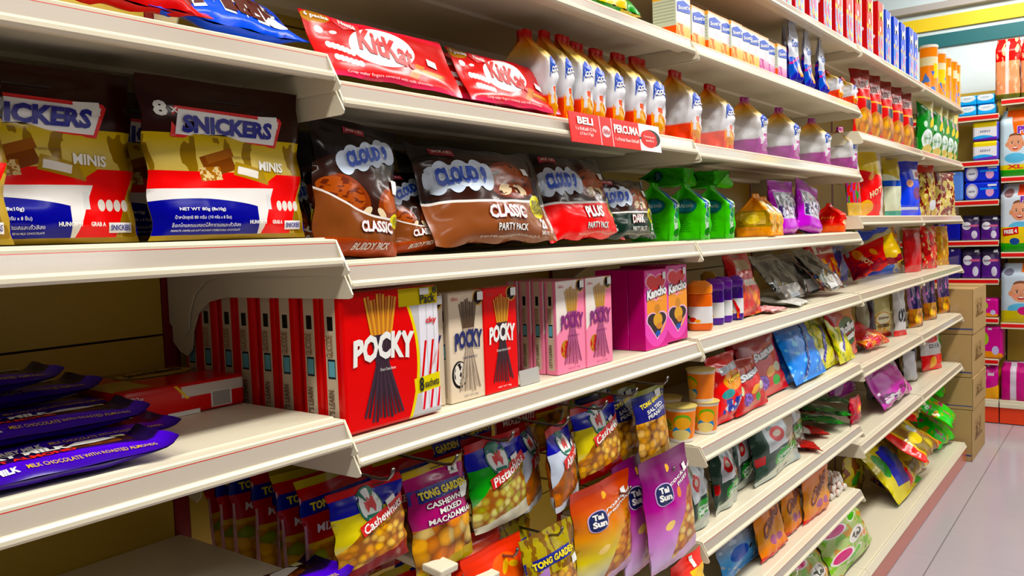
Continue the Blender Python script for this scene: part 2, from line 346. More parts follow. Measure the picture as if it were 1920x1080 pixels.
def carton(name, w, h, d, m, bev=.0012):
    me = boxes(name, [(-w/2, w/2, -d/2, d/2, 0, h)], m, bev)
    l = me.uv_layers.new(name='UVMap')
    for p in me.polygons:
        nx, ny, nz = p.normal
        for i in p.loop_indices:
            c = me.vertices[me.loops[i].vertex_index].co
            if abs(nz) > .8: uv = (c.x/w+.5, (1.02+(c.y+d/2)/h) if nz > 0 else -.02)
            elif nx < -.8: uv = (-(c.y+d/2)/w-.004, c.z/h)
            elif nx > .8: uv = (1.004+(c.y+d/2)/w, c.z/h)
            else: uv = (c.x/w+.5 if ny < 0 else .5-c.x/w, c.z/h)
            l.data[i].uv = uv
    S = lambda u, v, off=0: Vector(((u-.5)*w, -d/2-off, v*h))
    S.left = lambda u, v, off=0: Vector((-w/2-off, d/2-u*d, v*h))
    S.top = lambda u, v, off=0: Vector(((u-.5)*w, -d/2+v*d, h+off))
    return me, S
# ---------------------------------------------------------------- lettering and flat prints laid on a pack's surface
_TX = {}
def glyphs(s, shear=0, bold=0, sp=1, res=2):
    k = (s, shear, bold, sp, res)
    if k not in _TX:
        c = bpy.data.curves.new('lettering', 'FONT'); c.body = s; c.shear = shear; c.offset = bold; c.space_character = sp; c.resolution_u = res; c.align_x = 'LEFT'
        o = bpy.data.objects.new('lettering', c); me = bpy.data.meshes.new_from_object(o)
        bm = bmesh.new(); bm.from_mesh(me); bmesh.ops.triangulate(bm, faces=bm.faces); bmesh.ops.remove_doubles(bm, verts=bm.verts, dist=1e-5)
        for _ in range(2):
            ed = [e for e in bm.edges if e.calc_length() > .34]
            if ed: bmesh.ops.subdivide_edges(bm, edges=ed, cuts=1)
        bmesh.ops.triangulate(bm, faces=bm.faces)
        bm.verts.index_update(); V = [v.co.copy() for v in bm.verts]; Fc = [tuple(v.index for v in f.verts) for f in bm.faces]; bm.free()
        bpy.data.objects.remove(o); bpy.data.curves.remove(c); bpy.data.meshes.remove(me)
        x0 = min((v.x for v in V), default=0); x1 = max((v.x for v in V), default=1); y0 = min((v.y for v in V), default=0); y1 = max((v.y for v in V), default=1)
        _TX[k] = ([((v.x-x0)/(x1-x0)-.5, (v.y-y0)/(y1-y0)-.5) for v in V], Fc)
    return _TX[k]
class Print:
    """collects letters and shapes in (u, v) of a surface S and builds one mesh laid on it"""
    def __init__(s, S, w, h): s.S, s.w, s.h, s.V, s.F, s.MI, s.mats = S, w, h, [], [], [], []
    def _mi(s, m):
        if isinstance(m, str): m = mat(m, .4)
        if m not in s.mats: s.mats.append(m)
        return s.mats.index(m)
    def _add(s, pts, Fc, m, off):
        b = len(s.V); s.V += [s.S(u, v, off) for u, v in pts]; s.F += [tuple(b+i for i in f) for f in Fc]; s.MI += [s._mi(m)]*len(Fc)
    def text(s, t, u, v, W, H, m, rot=0, shear=0, bold=.02, arc=0, out=None, ob=.05, off=.0011, sp=1, grow=0, lean=0):
        """text centred on (u, v), W and H as fractions of the pack; arc bends it, grow enlarges towards the end, out = outline colour"""
        ca, sa = math.cos(math.radians(rot)), math.sin(math.radians(rot))
        def lay(bold, m, off, kx=1, ky=1):
            P, Fc = glyphs(t, shear, bold, sp); o = []
            for x, y in P:
                k = 1+grow*x; X = x*W*s.w*kx; Y = (y*k*ky+arc*(1-4*x*x)+lean*x*y)*H*s.h
                o.append((u+(X*ca-Y*sa)/s.w, v+(X*sa+Y*ca)/s.h))
            s._add(o, Fc, m, off)
        if out: lay(bold+ob, out, off-.0004, 1+ob*.35, 1+ob*1.4)
        lay(bold, m, off); return s
    def poly(s, pts, m, off=.0008, n=0):
        """polygon in (u, v), fanned from its centre so it follows the surface"""
        cx = sum(p[0] for p in pts)/len(pts); cy = sum(p[1] for p in pts)/len(pts); k = len(pts); P = [(cx, cy)]; Fc = []
        R = (.5, 1)
        for r in R: P += [(cx+(x-cx)*r, cy+(y-cy)*r) for x, y in pts]
        for i in range(k):
            j = (i+1) % k; Fc += [(0, 1+i, 1+j), (1+i, 1+k+i, 1+k+j, 1+j)]
        s._add(P, Fc, m, off); return s
    def rect(s, x0, x1, y0, y1, m, off=.0008, rot=0, n=3):
        cx, cy = (x0+x1)/2, (y0+y1)/2; ca, sa = math.cos(math.radians(rot)), math.sin(math.radians(rot)); P = []; Fc = []
        for j in range(n+1):
            for i in range(n+1):
                X = (x0+(x1-x0)*i/n-cx)*s.w; Y = (y0+(y1-y0)*j/n-cy)*s.h; P.append((cx+(X*ca-Y*sa)/s.w, cy+(X*sa+Y*ca)/s.h))
        for j in range(n):
            for i in range(n): a = j*(n+1)+i; Fc.append((a, a+1, a+n+2, a+n+1))
        s._add(P, Fc, m, off); return s
    def ell(s, cx, cy, rx, ry, m, off=.0008, n=24, rot=0):
        ca, sa = math.cos(math.radians(rot)), math.sin(math.radians(rot))
        return s.poly([(cx+(rx*s.w*math.cos(a)*ca-ry*s.h*math.sin(a)*sa)/s.w, cy+(rx*s.w*math.cos(a)*sa+ry*s.h*math.sin(a)*ca)/s.h) for a in (2*PI*i/n for i in range(n))], m, off)
    def strip(s, x0, y0, x1, y1, wd, m, off=.0008, n=5):
        """a thin printed bar between two points"""
        dx, dy = (x1-x0)*s.w, (y1-y0)*s.h; L = math.hypot(dx, dy); px, py = -dy/L*wd/2, dx/L*wd/2; P = []
        for i in range(n+1):
            f = i/n; P += [(x0+(x1-x0)*f+px/s.w, y0+(y1-y0)*f+py/s.h), (x0+(x1-x0)*f-px/s.w, y0+(y1-y0)*f-py/s.h)]
        s._add(P, [(2*i+1, 2*i+3, 2*i+2, 2*i) for i in range(n)], m, off); return s
    def squig(s, u, v, W, H, m, n=6, off=.0011):
        """lettering too small to read in the photo: a row of short unequal strokes"""
        random.seed(int(u*97+v*31+n))
        for i in range(n):
            x = u-W/2+W*(i+.5)/n; k = random.uniform(.55, 1); s.strip(x-W/n*.22, v-H/2*k, x+W/n*.22, v+H/2*k, W/n*.42*s.w, m, off, 2)
        return s
    def build(s, name, parent): return obj(name, raw(name, s.V, s.F, s.mats, mi=s.MI), parent)
STICK = mat('#f4f4f0', .5, name='price_label_paper')
def sticker(S, w, h, u, v, parent, rot=0, a=.020, b=.012):
    return Print(S, w, h).rect(u-a/w/2, u+a/w/2, v-b/h/2, v+b/h/2, STICK, .0019, rot).build('price_sticker', parent)
def dup(root, label=None, loc=None, rot=None, group=None):
    r = root.copy(); COL.objects.link(r)
    if loc is not None: r.location = loc
    if rot is not None: r.rotation_euler = rot
    if label: r['label'] = label
    if group: r['group'] = group
    for ch in list(root.children):
        c = ch.copy(); COL.objects.link(c); c.parent = r
        for g in ch.children:
            d = g.copy(); COL.objects.link(d); d.parent = c
    return r
def headroom(y, z):
    return min([s-.031-z for a, b, s in SHELVES if a <= y <= b and s > z+.03] or [9])
def spot(xl, xr, yt, X, z, yb=None):
    """world size and base centre of an upright pack whose front face spans pixel columns xl..xr and reaches row yt, standing at depth X on height z"""
    y0, y1 = ycol(xl, X, z+.04), ycol(xr, X, z+.04); h = min(zrow(yt, X, (y0+y1)/2)-z, headroom((y0+y1)/2, z))
    return y1-y0, h, Vector((X, (y0+y1)/2, z))
def leanfit(bl, br, tl, X, z):
    """width, slant height, base centre and lean of a pack leaning back, from pixel corners"""
    y0, y1 = ycol(bl[0], X, z), ycol(br[0], X, z); T = at(tl[0], tl[1], Y=y0); dx, dz = X-T.x, T.z-z
    a = math.atan2(dx, dz); return y1-y0, min(math.hypot(dx, dz), (headroom((y0+y1)/2, z)-.01)/max(.2, math.cos(a))), Vector((X, (y0+y1)/2, z)), a
def pose(loc, t=0, lean=0, roll=0, yaw=0):
    """rotation and location for a pack whose front foot is at loc and whose body reaches t deep"""
    r = (-lean, roll, PI/2+yaw)
    return Vector((loc.x-t/2*math.cos(lean), loc.y, loc.z+t/2*math.sin(lean))), r
# ================================================================ chocolate shelf beside the camera
WHITE, BLACK = '#f3f2ee', '#0d0b0b'
GOLDM = '#c6a04a'
def gold_pouch():
    d = Design('gold_brown_print', '#b98f3a', rough=.2, coat=.1, spec=.35)
    d.ramp(1, [(0, '#a98f58'), (.35, '#bfa668'), (.5, '#d2bf84'), (.62, '#c9b060'), (1, '#a08048')]); d.mix(d.AND(d.noise(3, .55, 3, 1), d.hp(0, -1, .64)), '#8a6f38')
    d.mix(d.hp(0, 1, -.655), '#2a110b'); d.mix(d.box(.0, .86, .19, .425), '#d4140f'); d.mix(d.tri((.62, 0), (.86, 0), (1.0, .425), (.70, .425)), '#d81a12')
    d.mix(d.tri((-.1, 0), (.64, 0), (.76, .33), (-.1, .31)), '#e9e6e4'); d.mix(d.AND(d.arc(.255, -.32, .25), d.box(-.1, .63, -.1, .3)), '#16167e'); d.mix(d.hp(0, -1, .03), '#9a8450'); [d.mix(d.ell(.80+k*.045, .215, .02, .035), '#e6e1da') for k in range(4)]; d.mix(d.box(.70, .735, .19, .29), '#dcdcdc')
    d.mix(d.box(.31, .50, .41, .55, 20), '#74452c'); d.mix(d.box(.33, .50, .50, .555, 20), '#8a5a3c'); d.mix(d.box(.29, .42, .37, .455, 6), '#d9c49a'); d.mix(d.AND(d.box(.29, .42, .37, .455, 6), d.noise(26, .5)), '#9a6a3a'); d.mix(d.box(.50, .74, .38, .47, -14), '#a58a4a'); d.mix(d.tri((.72, .37), (.79, .42), (.77, .47), (.70, .44)), '#b99c58'); d.mix(d.box(.52, .66, .405, .455, -12), '#ece7e0')
    w, h, t = .184, .155, .030
    me, S = pouch('pouch', w, h, t, d.mat, 'stand', 3, .0032)
    r = thing('chocolate_pouch', 'x', 'chocolate bag', group='gold and brown chocolate pouches')
    obj('pouch', me, r); p = Print(S, w, h)
    p.poly([(.135, .63), (.80, .605), (.865, .785), (.85, .81), (.185, .825), (.17, .81)], '#cf1712', .0010); p.poly([(.162, .648), (.785, .622), (.84, .785), (.197, .805)], '#f0eeec', .0015)
    p.text('SNICKERS', .495, .715, .585, .115, '#17177c', 0, .16, .05, off=.0022); p.build('brand_lettering', r)
    q = Print(S, w, h); q.text('8', .10, .80, .075, .095, WHITE, bold=.05); q.text('x', .175, .795, .045, .035, WHITE); q.text('MINIS', .755, .475, .17, .065, WHITE, -3, bold=.03)
    q.text('SHARING SIZE', .55, .525, .13, .014, '#5a3a18', bold=0); q.text('HUNGRY?', .62, .105, .12, .026, WHITE, bold=.03); q.text('GRAB A', .77, .105, .09, .026, WHITE, bold=.03); q.rect(.835, .965, .055, .115, '#f0eeec'); q.text('SNICKERS', .90, .085, .115, .035, '#17177c', 0, .15, .02, off=.0016)
    q.text('NET WT 80g (8x10g)', .27, .185, .27, .026, WHITE, bold=.015); q.text('น้ำหนักสุทธิ 80 กรัม (10 กรัม x 8 ชิ้น)', .27, .135, .33, .03, WHITE, bold=0); q.text('ช็อกโกแลตนมสอดไส้คาราเมลและถั่วลิสง', .29, .09, .40, .025, WHITE, bold=0); q.text('PEANUTS, CARAMEL AND SOFT NOUGAT COVERED IN MILK CHOCOLATE', .29, .055, .40, .013, WHITE, bold=0)
    q.build('printed_text', r)
    Print(S, w, h).rect(.39, .61, .875, .885, BLACK).build('hang_slot', r)
    sticker(S, w, h, .765, .775, r, 3, .024, .012)
    return r
g = gold_pouch(); zb = 1.177+.0045
def gp(o, xr, X, lab, yaw=0, lean=.03):
    y1 = ycol(xr, X, zb+.04); L, R = pose(Vector((X, y1-.092, zb)), .028, lean, 0, yaw); o.location = L; o.rotation_euler = R; o['label'] = lab
gp(g, 592, -.035, 'gold and brown chocolate pouch with white price label, fully in view at shelf end')
gp(dup(g), 280, -.052, 'gold and brown chocolate pouch between its fully seen twin and the cut-off one')
gp(dup(g), 42, -.030, 'gold and brown chocolate pouch cut off by the photo edge', .05)
for xr, X, lab in ((440, -.15, 'dark gold pouch standing in shade behind the fully seen pouch'), (228, -.16, 'dark gold pouch standing in shade behind the middle pouch'), (0, -.15, 'dark gold pouch in shade behind the cut-off pouch')): gp(dup(g), xr, X, lab)
# purple bars
def purple_bar():
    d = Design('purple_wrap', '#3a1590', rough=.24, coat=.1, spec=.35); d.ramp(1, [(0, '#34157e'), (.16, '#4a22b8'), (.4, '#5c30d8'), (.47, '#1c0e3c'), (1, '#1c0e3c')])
    d.mix(d.box(.62, .92, .58, .9), '#23130f'); d.mix(d.ell(.74, .62, .12, .12, 10), '#5a2f1c'); d.mix(d.AND(d.box(.62, .86, .55, .75), d.noise(30, .55)), '#8a5a34')
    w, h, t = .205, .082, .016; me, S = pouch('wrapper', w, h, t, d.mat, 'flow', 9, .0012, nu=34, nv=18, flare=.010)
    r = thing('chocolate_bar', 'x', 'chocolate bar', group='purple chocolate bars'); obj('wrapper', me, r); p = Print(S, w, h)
    p.text('DAIRY MILK', .42, .66, .44, .17, WHITE, 0, .1, .05); p.poly([(.62, .62), (.74, .60), (.86, .74), (.82, .88), (.70, .86)], WHITE); p.text('Cadbury', .22, .86, .2, .12, '#b79a3c', 0, .3, 0); p.text('ROAST ALMOND', .42, .47, .44, .13, '#e0562c', 0, 0, .03); p.rect(.85, .91, .80, .94, '#e5e3b4'); p.build('brand_lettering', r)
    q = Print(S, w, h); q.text('DAIRY MILK', .27, .115, .20, .12, WHITE, 0, .1, .05); q.text('MILK CHOCOLATE WITH ROASTED ALMONDS', .66, .115, .52, .09, '#d9b84e', bold=.012); q.text('Cadbury', .10, .10, .09, .09, '#d9b84e', 0, .3, 0); q.text('GLASS & A HALF', .08, .34, .1, .1, '#9db4d8', bold=0); q.build('edge_caption', r)
    return r
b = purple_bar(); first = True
def bar(xr, yr, X, z, lab, yaw=0):
    global first
    o = b if first else dup(b); first = False; y1 = at(xr, yr, Z=z+.01).y
    o.location = (X+.0, y1-.1025, z+.008); o.rotation_euler = (-PI/2, 0, PI/2+yaw); o['label'] = lab
z1 = .982+.004
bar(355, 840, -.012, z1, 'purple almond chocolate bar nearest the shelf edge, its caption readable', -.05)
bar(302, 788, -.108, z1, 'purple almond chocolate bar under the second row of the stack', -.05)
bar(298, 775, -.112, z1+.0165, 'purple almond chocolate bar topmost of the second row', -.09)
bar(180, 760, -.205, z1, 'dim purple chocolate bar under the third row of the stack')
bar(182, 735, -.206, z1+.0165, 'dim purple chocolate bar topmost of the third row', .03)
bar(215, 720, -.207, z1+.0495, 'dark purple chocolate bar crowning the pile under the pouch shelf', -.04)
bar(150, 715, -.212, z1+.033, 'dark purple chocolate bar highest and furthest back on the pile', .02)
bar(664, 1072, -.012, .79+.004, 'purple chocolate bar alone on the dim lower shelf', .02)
# red biscuit pack lying behind the bars
d = Design('lying_red_print', '#c8161a', rough=.18, coat=.2, spec=.35)
d.mix(d.box(.46, 1.02, .55, .9), '#d8d2cc'); d.mix(d.box(.45, .475, .50, .95, 12), '#e8c81c'); d.mix(d.box(.70, .88, .08, .62), '#e9e6e2'); d.bars(d.box(.715, .865, .12, .58), 150, '#1a1818'); d.mix(d.AND(d.hp(0, 1, -1.0), d.box(.3, 1.2, 3.0, 7)), '#8a6a3c'); d.mix(d.AND(d.hp(0, 1, -1.0), d.box(.0, .3, 1.6, 3.4)), '#b9a06a')
w, h, dd = .150, .036, .15; me, S = carton('pack', w, h, dd, d.mat, .005)
r = thing('biscuit_pack', 'shiny red biscuit pack lying flat with a barcode on its front edge', 'biscuit pack', (-.176-dd/2, .527, .982+.004), (0, 0, PI/2-.03)); obj('pack', me, r)
Print(S.top, w, dd).text('Jumbo', .62, .72, .5, .2, BLACK, bold=.03).ell(.62, .7, .32, .18, '#c9b27a', .0006).build('brand_lettering', r)
Print(S, w, h).text('170g', .1, .72, .12, .2, WHITE, bold=0).build('weight_text', r)
Print(S, w, h).rect(.34, .6, -.0, .14, STICK, .001).build('price_sticker', r)
# ---- topmost shelf: red and blue bags
def flatbag(nm, lab, cat, w, h, t, mtl, kind, seed, loc, lean, yaw=0, roll=0, wr=.004, group=None):
    me, S = pouch('wrapper', w, h, t, mtl, kind, seed, wr); L, R = pose(loc, t, lean, roll, yaw); r = thing(nm, lab, cat, L, R, group); obj('wrapper', me, r); return r, S
d = Design('blue_sweet_print', '#1f58d8', rough=.25, coat=.1, spec=.35); d.mix(d.noise(7, .62), '#12309a'); d.mix(d.ell(.12, .42, .07, .10), '#d8281c'); d.mix(d.ell(.22, .30, .05, .08), '#e8b81c'); d.mix(d.ell(.62, .2, .08, .08), '#5a2814')
zt = 1.372+.0045
r, S = flatbag('sweet_bag', 'bright blue sweet bag with big brown letters on the topmost shelf', 'sweet bag', .2, .12, .03, d.mat, 'flow', 11, Vector((-.008, ycol(470, -.01, zt), zt)), .95, .08)
Print(S, .2, .12).text('m', .2, .36, .28, .5, '#4a1c12', 4, .1, .12, out=WHITE, ob=.1).text("&", .42, .36, .12, .3, '#4a1c12', 0, 0, .06, out=WHITE, ob=.08).text("m's", .68, .34, .42, .48, '#4a1c12', -4, .1, .12, out=WHITE, ob=.1).build('brand_lettering', r)
d = Design('red_sweet_print', '#b81518', rough=.25, coat=.1, spec=.35); d.mix(d.noise(6, .6), '#8f0d12'); d.mix(d.ell(.8, .35, .06, .1), '#1b50b8')
r, S = flatbag('sweet_bag', 'red sweet bag with white letters beside the bright blue bag', 'sweet bag', .16, .12, .03, d.mat, 'flow', 12, Vector((-.01, ycol(255, -.01, zt), zt)), .9, -.05)
Print(S, .16, .12).squig(.5, .36, .6, .25, WHITE, 5).build('brand_lettering', r)
# ================================================================ red wafer packs and the promotion card
zk = 1.3465+.0045
def wafer_design():
    d = Design('wafer_red_print', '#b30f1d', rough=.22, coat=.2, spec=.35)
    d.ramp(1, [(0, '#e0607a'), (.09, '#c21224'), (.5, '#b30f1d'), (.86, '#a50d1a'), (.93, '#d8455a'), (1, '#b01225')]); d.mix(d.box(.18, .62, .84, .9, -2), '#d83a50')
    d.mix(d.tri((.3, .03), (.62, .12), (.55, .3), (.22, .3)), '#d61a2e'); d.mix(d.ell(.46, .56, .225, .34, -14), '#f2efee')
    d.mix(d.ell(.08, .90, .085, .10, -8), '#a97b3c'); d.mix(d.box(.62, .69, .12, .38, -20), '#b97a2c'); d.mix(d.box(.68, .88, .19, .30, -12), '#a5652a'); d.mix(d.box(.70, .86, .245, .285, -12), '#d29a4c')
    d.mix(d.ell(.075, .70, .022, .06), '#e6e2e0'); d.mix(d.ell(.15, .67, .022, .03, -20), '#e6e2e0')
    for k in range(6): d.mix(d.ell(.10+k*.026, .47-k*.018, .018, .055), '#ece8e6'); d.mix(d.ell(.12+k*.028, .27-k*.012, .018, .05), '#ece8e6')
    return d
KD = wafer_design()
def wafer(lab, bl, br, tl, X, z, seed):
    w, h, L, a = leanfit(bl, br, tl, X, z); t = .018
    me, S = pouch('wrapper', w, h, t, KD.mat, 'flow', seed, .0016, nu=30, nv=20); P, R = pose(L, t, a); r = thing('wafer_pack', lab, 'wafer pack', P, R, 'red wafer packs'); obj('wrapper', me, r)
    p = Print(S, w, h); p.text('KitKat', .475, .56, .37, .42, '#c01224', -12, -.05, .035); p.poly([(.17, .86), (.19, .93), (.32, .88), (.34, .80), (.22, .74)], '#d0304a'); p.text('Nestlé', .255, .835, .10, .09, WHITE, -12, bold=.02, off=.0016); p.build('brand_lettering', r)
    q = Print(S, w, h); q.text('6 packs', .085, .90, .13, .09, WHITE, -8, bold=.02); q.text('Crisp wafer fingers covered with milk chocolate', .45, .055, .6, .05, '#f6d6da', bold=0); q.build('printed_text', r)
    sticker(S, w, h, .80, .44, r, -12, .016, .011); return r, w, h
r1, w1, h1 = wafer('large red wafer pack leaning back just past the blue sweet bag', (606, 146), (868, 186), (556, 20), -.010, zk, 21)
r2, w2, h2 = wafer('large red wafer pack leaning back beside the promotion card', (893, 190), (1060, 217), (842, 92), -.012, zk, 22)
o = dup(r2, 'red wafer pack half hidden between the two large red wafer packs'); o.location += Vector((-.022, -.02, .004)); o.rotation_euler = (r2.rotation_euler.x-.08, 0, PI/2+.05)
o = dup(r1, 'dark red wafer pack upright in shade behind the second leaning pack'); o.location = (-.20, ycol(955, -.20, zk), zk); o.rotation_euler = (-.25, 0, PI/2)
# promotion card on the rail
w, h = .118, .052; y0, y1 = ycol(1066, .012, 1.345), ycol(1236, .012, 1.33); w = y1-y0; h = .046
d = Design('promotion_print', '#cf2f45', rough=.3, coat=.1, spec=.35); d.mix(d.box(.74, 1.01, 0, 1), '#f1eeec'); d.mix(d.box(.30, .43, .04, .96), '#c01a2c'); d.mix(d.box(.298, .305, 0, 1), '#f3d6da'); d.mix(d.box(.425, .432, 0, 1), '#f3d6da')
d.mix(d.ell(.365, .5, .045, .2), '#f0d8dc'); d.mix(d.ell(.885, .50, .115, .32), '#2a2426'); d.mix(d.ell(.855, .46, .105, .33), '#c4283a'); d.mix(d.box(.735, .765, .42, .5), '#2a2426'); d.mix(d.box(.95, .985, .42, .55), '#2a2426')
me, S = carton('card', w, h, .0014, d.mat, .0003)
r = thing('promotion_card', 'red and white promotion card clipped on the shelf rail below the orange oat pouches', 'price card', (.016, (y0+y1)/2, 1.3465-.0355), (-.12, 0, PI/2)); obj('card', me, r)
p = Print(S, w, h); p.text('BELI', .15, .74, .155, .24, WHITE, bold=.04); p.text('PERCUMA', .585, .66, .28, .30, WHITE, bold=.04); p.text('1 x KitKat® 12 Pcs', .15, .47, .2, .12, WHITE, bold=.005); p.text('(12x17g)', .15, .30, .13, .12, WHITE, bold=.005); p.text('1 x Periuk Nano KitKat®', .585, .30, .27, .13, WHITE, bold=.005); p.text('KitKat', .365, .5, .07, .16, '#b01225', bold=.03); p.text('Cooking pot', .855, .53, .13, .1, WHITE, bold=0, ); p.text('worth it', .855, .40, .1, .1, WHITE, bold=0); p.build('card_text', r)
# ================================================================ black and brown chocolate bags
zc = 1.1515+.0045
def cloud(p, u, v, W, H, k=1.0, rot=8):
    random.seed(5)
    for i in range(7):
        f = i/6-.5; p.ell(u+f*W*.9, v+f*W*p.w/p.h*math.sin(math.radians(rot))+(H*.10 if i % 2 else -H*.06), W*.17, H*.48, '#dbe6f4', .0009+i*.00003)
    p.text('CLOUD 9', u, v, W*.92, H*.62, '#1d4fae', rot, .08, .07, .06, out='#e9f0fa', ob=.07, off=.0022, grow=-.12); return p
def choc_design(nm, low, tall):
    d = Design(nm, '#140c0a', rough=.2, coat=.2, spec=.35); 
    d.mix(d.ell(.5, .50 if tall else .62, .62, .26), '#2e1711')
    if tall:
        d.mix(d.ell(.28, .40, .27, .18, -12), '#7a3d1a'); d.mix(d.ell(.25, .45, .24, .10, -12), '#9a5424'); d.mix(d.ell(.82, .39, .19, .14, 20), '#7a3d1a'); d.mix(d.ell(.84, .43, .15, .08, 20), '#a05a28')
        d.mix(d.AND(d.AND(d.ell(.27, .44, .24, .12, -12), d.noise(9, .56, 1, 3)), d.hp(0, 1, -.2)), '#5c2a12'); d.mix(d.ell(.50, .325, .07, .03, 30), '#ddcdb0'); d.mix(d.ell(.68, .325, .06, .03, -35), '#ddcdb0')
        d.mix(d.arc(.30, .32, .75), '#e8e2dc'); d.mix(d.arc(.283, .32, .75), low); d.mix(d.hp(0, -1, .12), '#a0502c')
        d.mix(d.ell(.90, .285, .11, .055), '#e6dc1e')
    else:
        d.mix(d.ell(.64, .62, .22, .20, 8), '#6b3014'); d.mix(d.ell(.63, .66, .19, .12, 8), '#94502a'); d.mix(d.ell(.57, .52, .05, .07, -30), '#d8c6aa'); d.mix(d.ell(.70, .52, .05, .07, 30), '#d8c6aa'); d.mix(d.AND(d.ell(.68, .62, .24, .18, 8), d.noise(14, .58)), '#3a170b')
        d.mix(d.arc(.40, .10, .45), '#ebe5e0'); d.mix(d.arc(.375, .10, .45), low)
        d.mix(d.ell(.84, .35, .085, .12), '#e6dc1e')
    return d
def jj(p, u, v, W, H, rot=0):
    p.rect(u-W/2, u+W/2, v-H/2, v+H/2, '#c9566a', .0008, rot, 1); p.rect(u-W/2*.92, u+W/2*.92, v-H/2*.8, v+H/2*.8, '#8c1a2c', .0012, rot, 1); p.text('JACK n JILL', u, v, W*.84, H*.5, '#f0d6da', rot, bold=.03, off=.0018)
DB = choc_design('buddy_pack_print', '#784a34', True)
def buddy(lab, xl, xr, yt, X, roll, seed, lean=.05, yaw=0):
    w, h, L = spot(xl, xr, yt, X, zc); t = .05; me, S = pouch('wrapper', w, h, t, DB.mat, 'stand', seed, .0035); P, R = pose(L, .04, lean, roll, yaw); r = thing('chocolate_bag', lab, 'chocolate bag', P, R, 'black and brown chocolate bags'); obj('wrapper', me, r)
    p = Print(S, w, h); cloud(p, .58, .755, .62, .19, rot=16); jj(p, .46, .93, .24, .045); p.build('brand_lettering', r)
    q = Print(S, w, h); q.text('CLASSIC', .60, .215, .42, .085, WHITE, 2, 0, .04, .12, out='#8a1a12', ob=.06, off=.002); q.text('BUDDY PACK', .55, .075, .46, .05, '#e8e4e0', 4, .2, .02); q.text('RICHER', .90, .305, .13, .018, BLACK, bold=.02, off=.0014); q.text('CHOCOLATE', .90, .285, .16, .018, BLACK, bold=.02, off=.0014); q.text('COATING', .90, .265, .13, .018, BLACK, bold=.02, off=.0014); q.build('printed_text', r)
    sticker(S, w, h, .93, .55, r, 0, .014, .017); return r
buddy('tall black and brown buddy pack standing at the start of the chocolate bags', 594, 752, 224, -.02, .10, 31)
buddy('brown buddy pack half hidden behind the tall black one', 730, 832, 322, -.045, -.03, 32, .12)
buddy('dark buddy pack in shade squeezed behind the tall black one', 570, 700, 236, -.14, .02, 33)
buddy('dark red-brown bag edge between shelf post and the tall black bag', 556, 610, 320, -.06, .0, 34)
def party(lab, bl, br, tl, X, low, word, nm, seed, cap='PARTY PACK', base=None):
    w, h, L, a = leanfit(bl, br, tl, X, zc); t = .046; d = base or choc_design(nm, low, False); me, S = pouch('wrapper', w, h, t, d.mat, 'flow', seed, .004, nu=34, nv=24); P, R = pose(L, t, a); r = thing('chocolate_bag', lab, 'chocolate bag', P, R, 'black and brown chocolate bags'); obj('wrapper', me, r)
    p = Print(S, w, h); cloud(p, .26, .64, .36, .30, rot=2); jj(p, .19, .90, .15, .07, -4); p.build('brand_lettering', r)
    q = Print(S, w, h); q.text(word, .53, .27, .30 if len(word) > 5 else .2, .14, WHITE, 0, 0, .04, .05, out='#8a1a12', ob=.06, off=.002); q.text(cap, .55, .115, .27, .07, WHITE, 0, .15, .02, out='#2a1410', ob=.03, off=.0016); q.text('20', .87, .17, .07, .12, WHITE, bold=.04); q.text('BARS / PCS', .87, .07, .09, .04, WHITE, bold=.02)
    q.text('RICHER', .84, .385, .13, .05, BLACK, bold=.03, off=.0014); q.text('CHOCOLATE', .84, .335, .16, .05, BLACK, bold=.03, off=.0014); q.text('COATING', .84, .29, .13, .045, BLACK, bold=.03, off=.0014); q.text('20 bars of wafer, caramel and crispies in milk chocolate coating 20 x 7g', .55, .035, .5, .025, '#e8d8cc', bold=0); q.build('printed_text', r)
    sticker(S, w, h, .80, .73, r, 0, .016, .012); return r, w, h, d, a
rc, wc, hc, dc, ac = party('wide black and brown party bag with a white-on-brown classic caption', (836, 474), (1062, 468), (776, 275), -.012, '#80503a', 'CLASSIC', 'classic_party_print', 41)
party('black and orange-red party bag with a plus caption', (1052, 462), (1190, 454), (998, 292), -.02, '#e0481c', 'PLUS', 'plus_party_print', 42)
party('black and dark green party bag with a red corner beside the green pouches', (1150, 458), (1252, 449), (1118, 338), -.022, '#10241a', 'DARK', 'dark_party_print', 43)
for px, X, lab, ln in ((905, -.14, 'dark chocolate bag upright in shade behind the classic bag', .12), (1010, -.18, 'dark chocolate bag in shade behind the gap between classic and plus bags', .2), (1120, -.17, 'dark chocolate bag in shade behind the plus bag', .3)):
    o = dup(rc, lab); P, R = pose(Vector((X, ycol(px, X, zc+.03), zc)), .058, ln); o.location = P; o.rotation_euler = R
# ================================================================ biscuit-stick boxes
zp = .957+.0042
def sticks(p, cx, vb, v0, v1, top, bot, n, spread, cols, seed=1):
    """a printed bunch of sticks: pinched at (cx, vb), fanned to the top and the foot"""
    random.seed(seed)
    for i in range(n):
        f = (i/(n-1)-.5)*2; c0, c1 = (cols[2], cols[3]) if i % 2 and len(cols) > 3 else cols[:2]; e = random.uniform(-.02, .02); xt = cx+f*spread*.8; xb = cx+f*spread; k = .28
        p.strip(cx+f*spread*k, vb, xb, v0+abs(f)*.02+e, .0036*p.k, c1, .0007+i*.00002); ym = vb+(v1-vb)*.42
        p.strip(cx+f*spread*k, vb, cx+f*spread*k+(xt-cx-f*spread*k)*.42, ym, .0036*p.k, c1, .0007+i*.00002); p.strip(cx+f*spread*k+(xt-cx-f*spread*k)*.42, ym, xt, v1-abs(f)*.03+e, .0034*p.k, c0, .0007+i*.00002)
    return p
SP = '#c9b393'
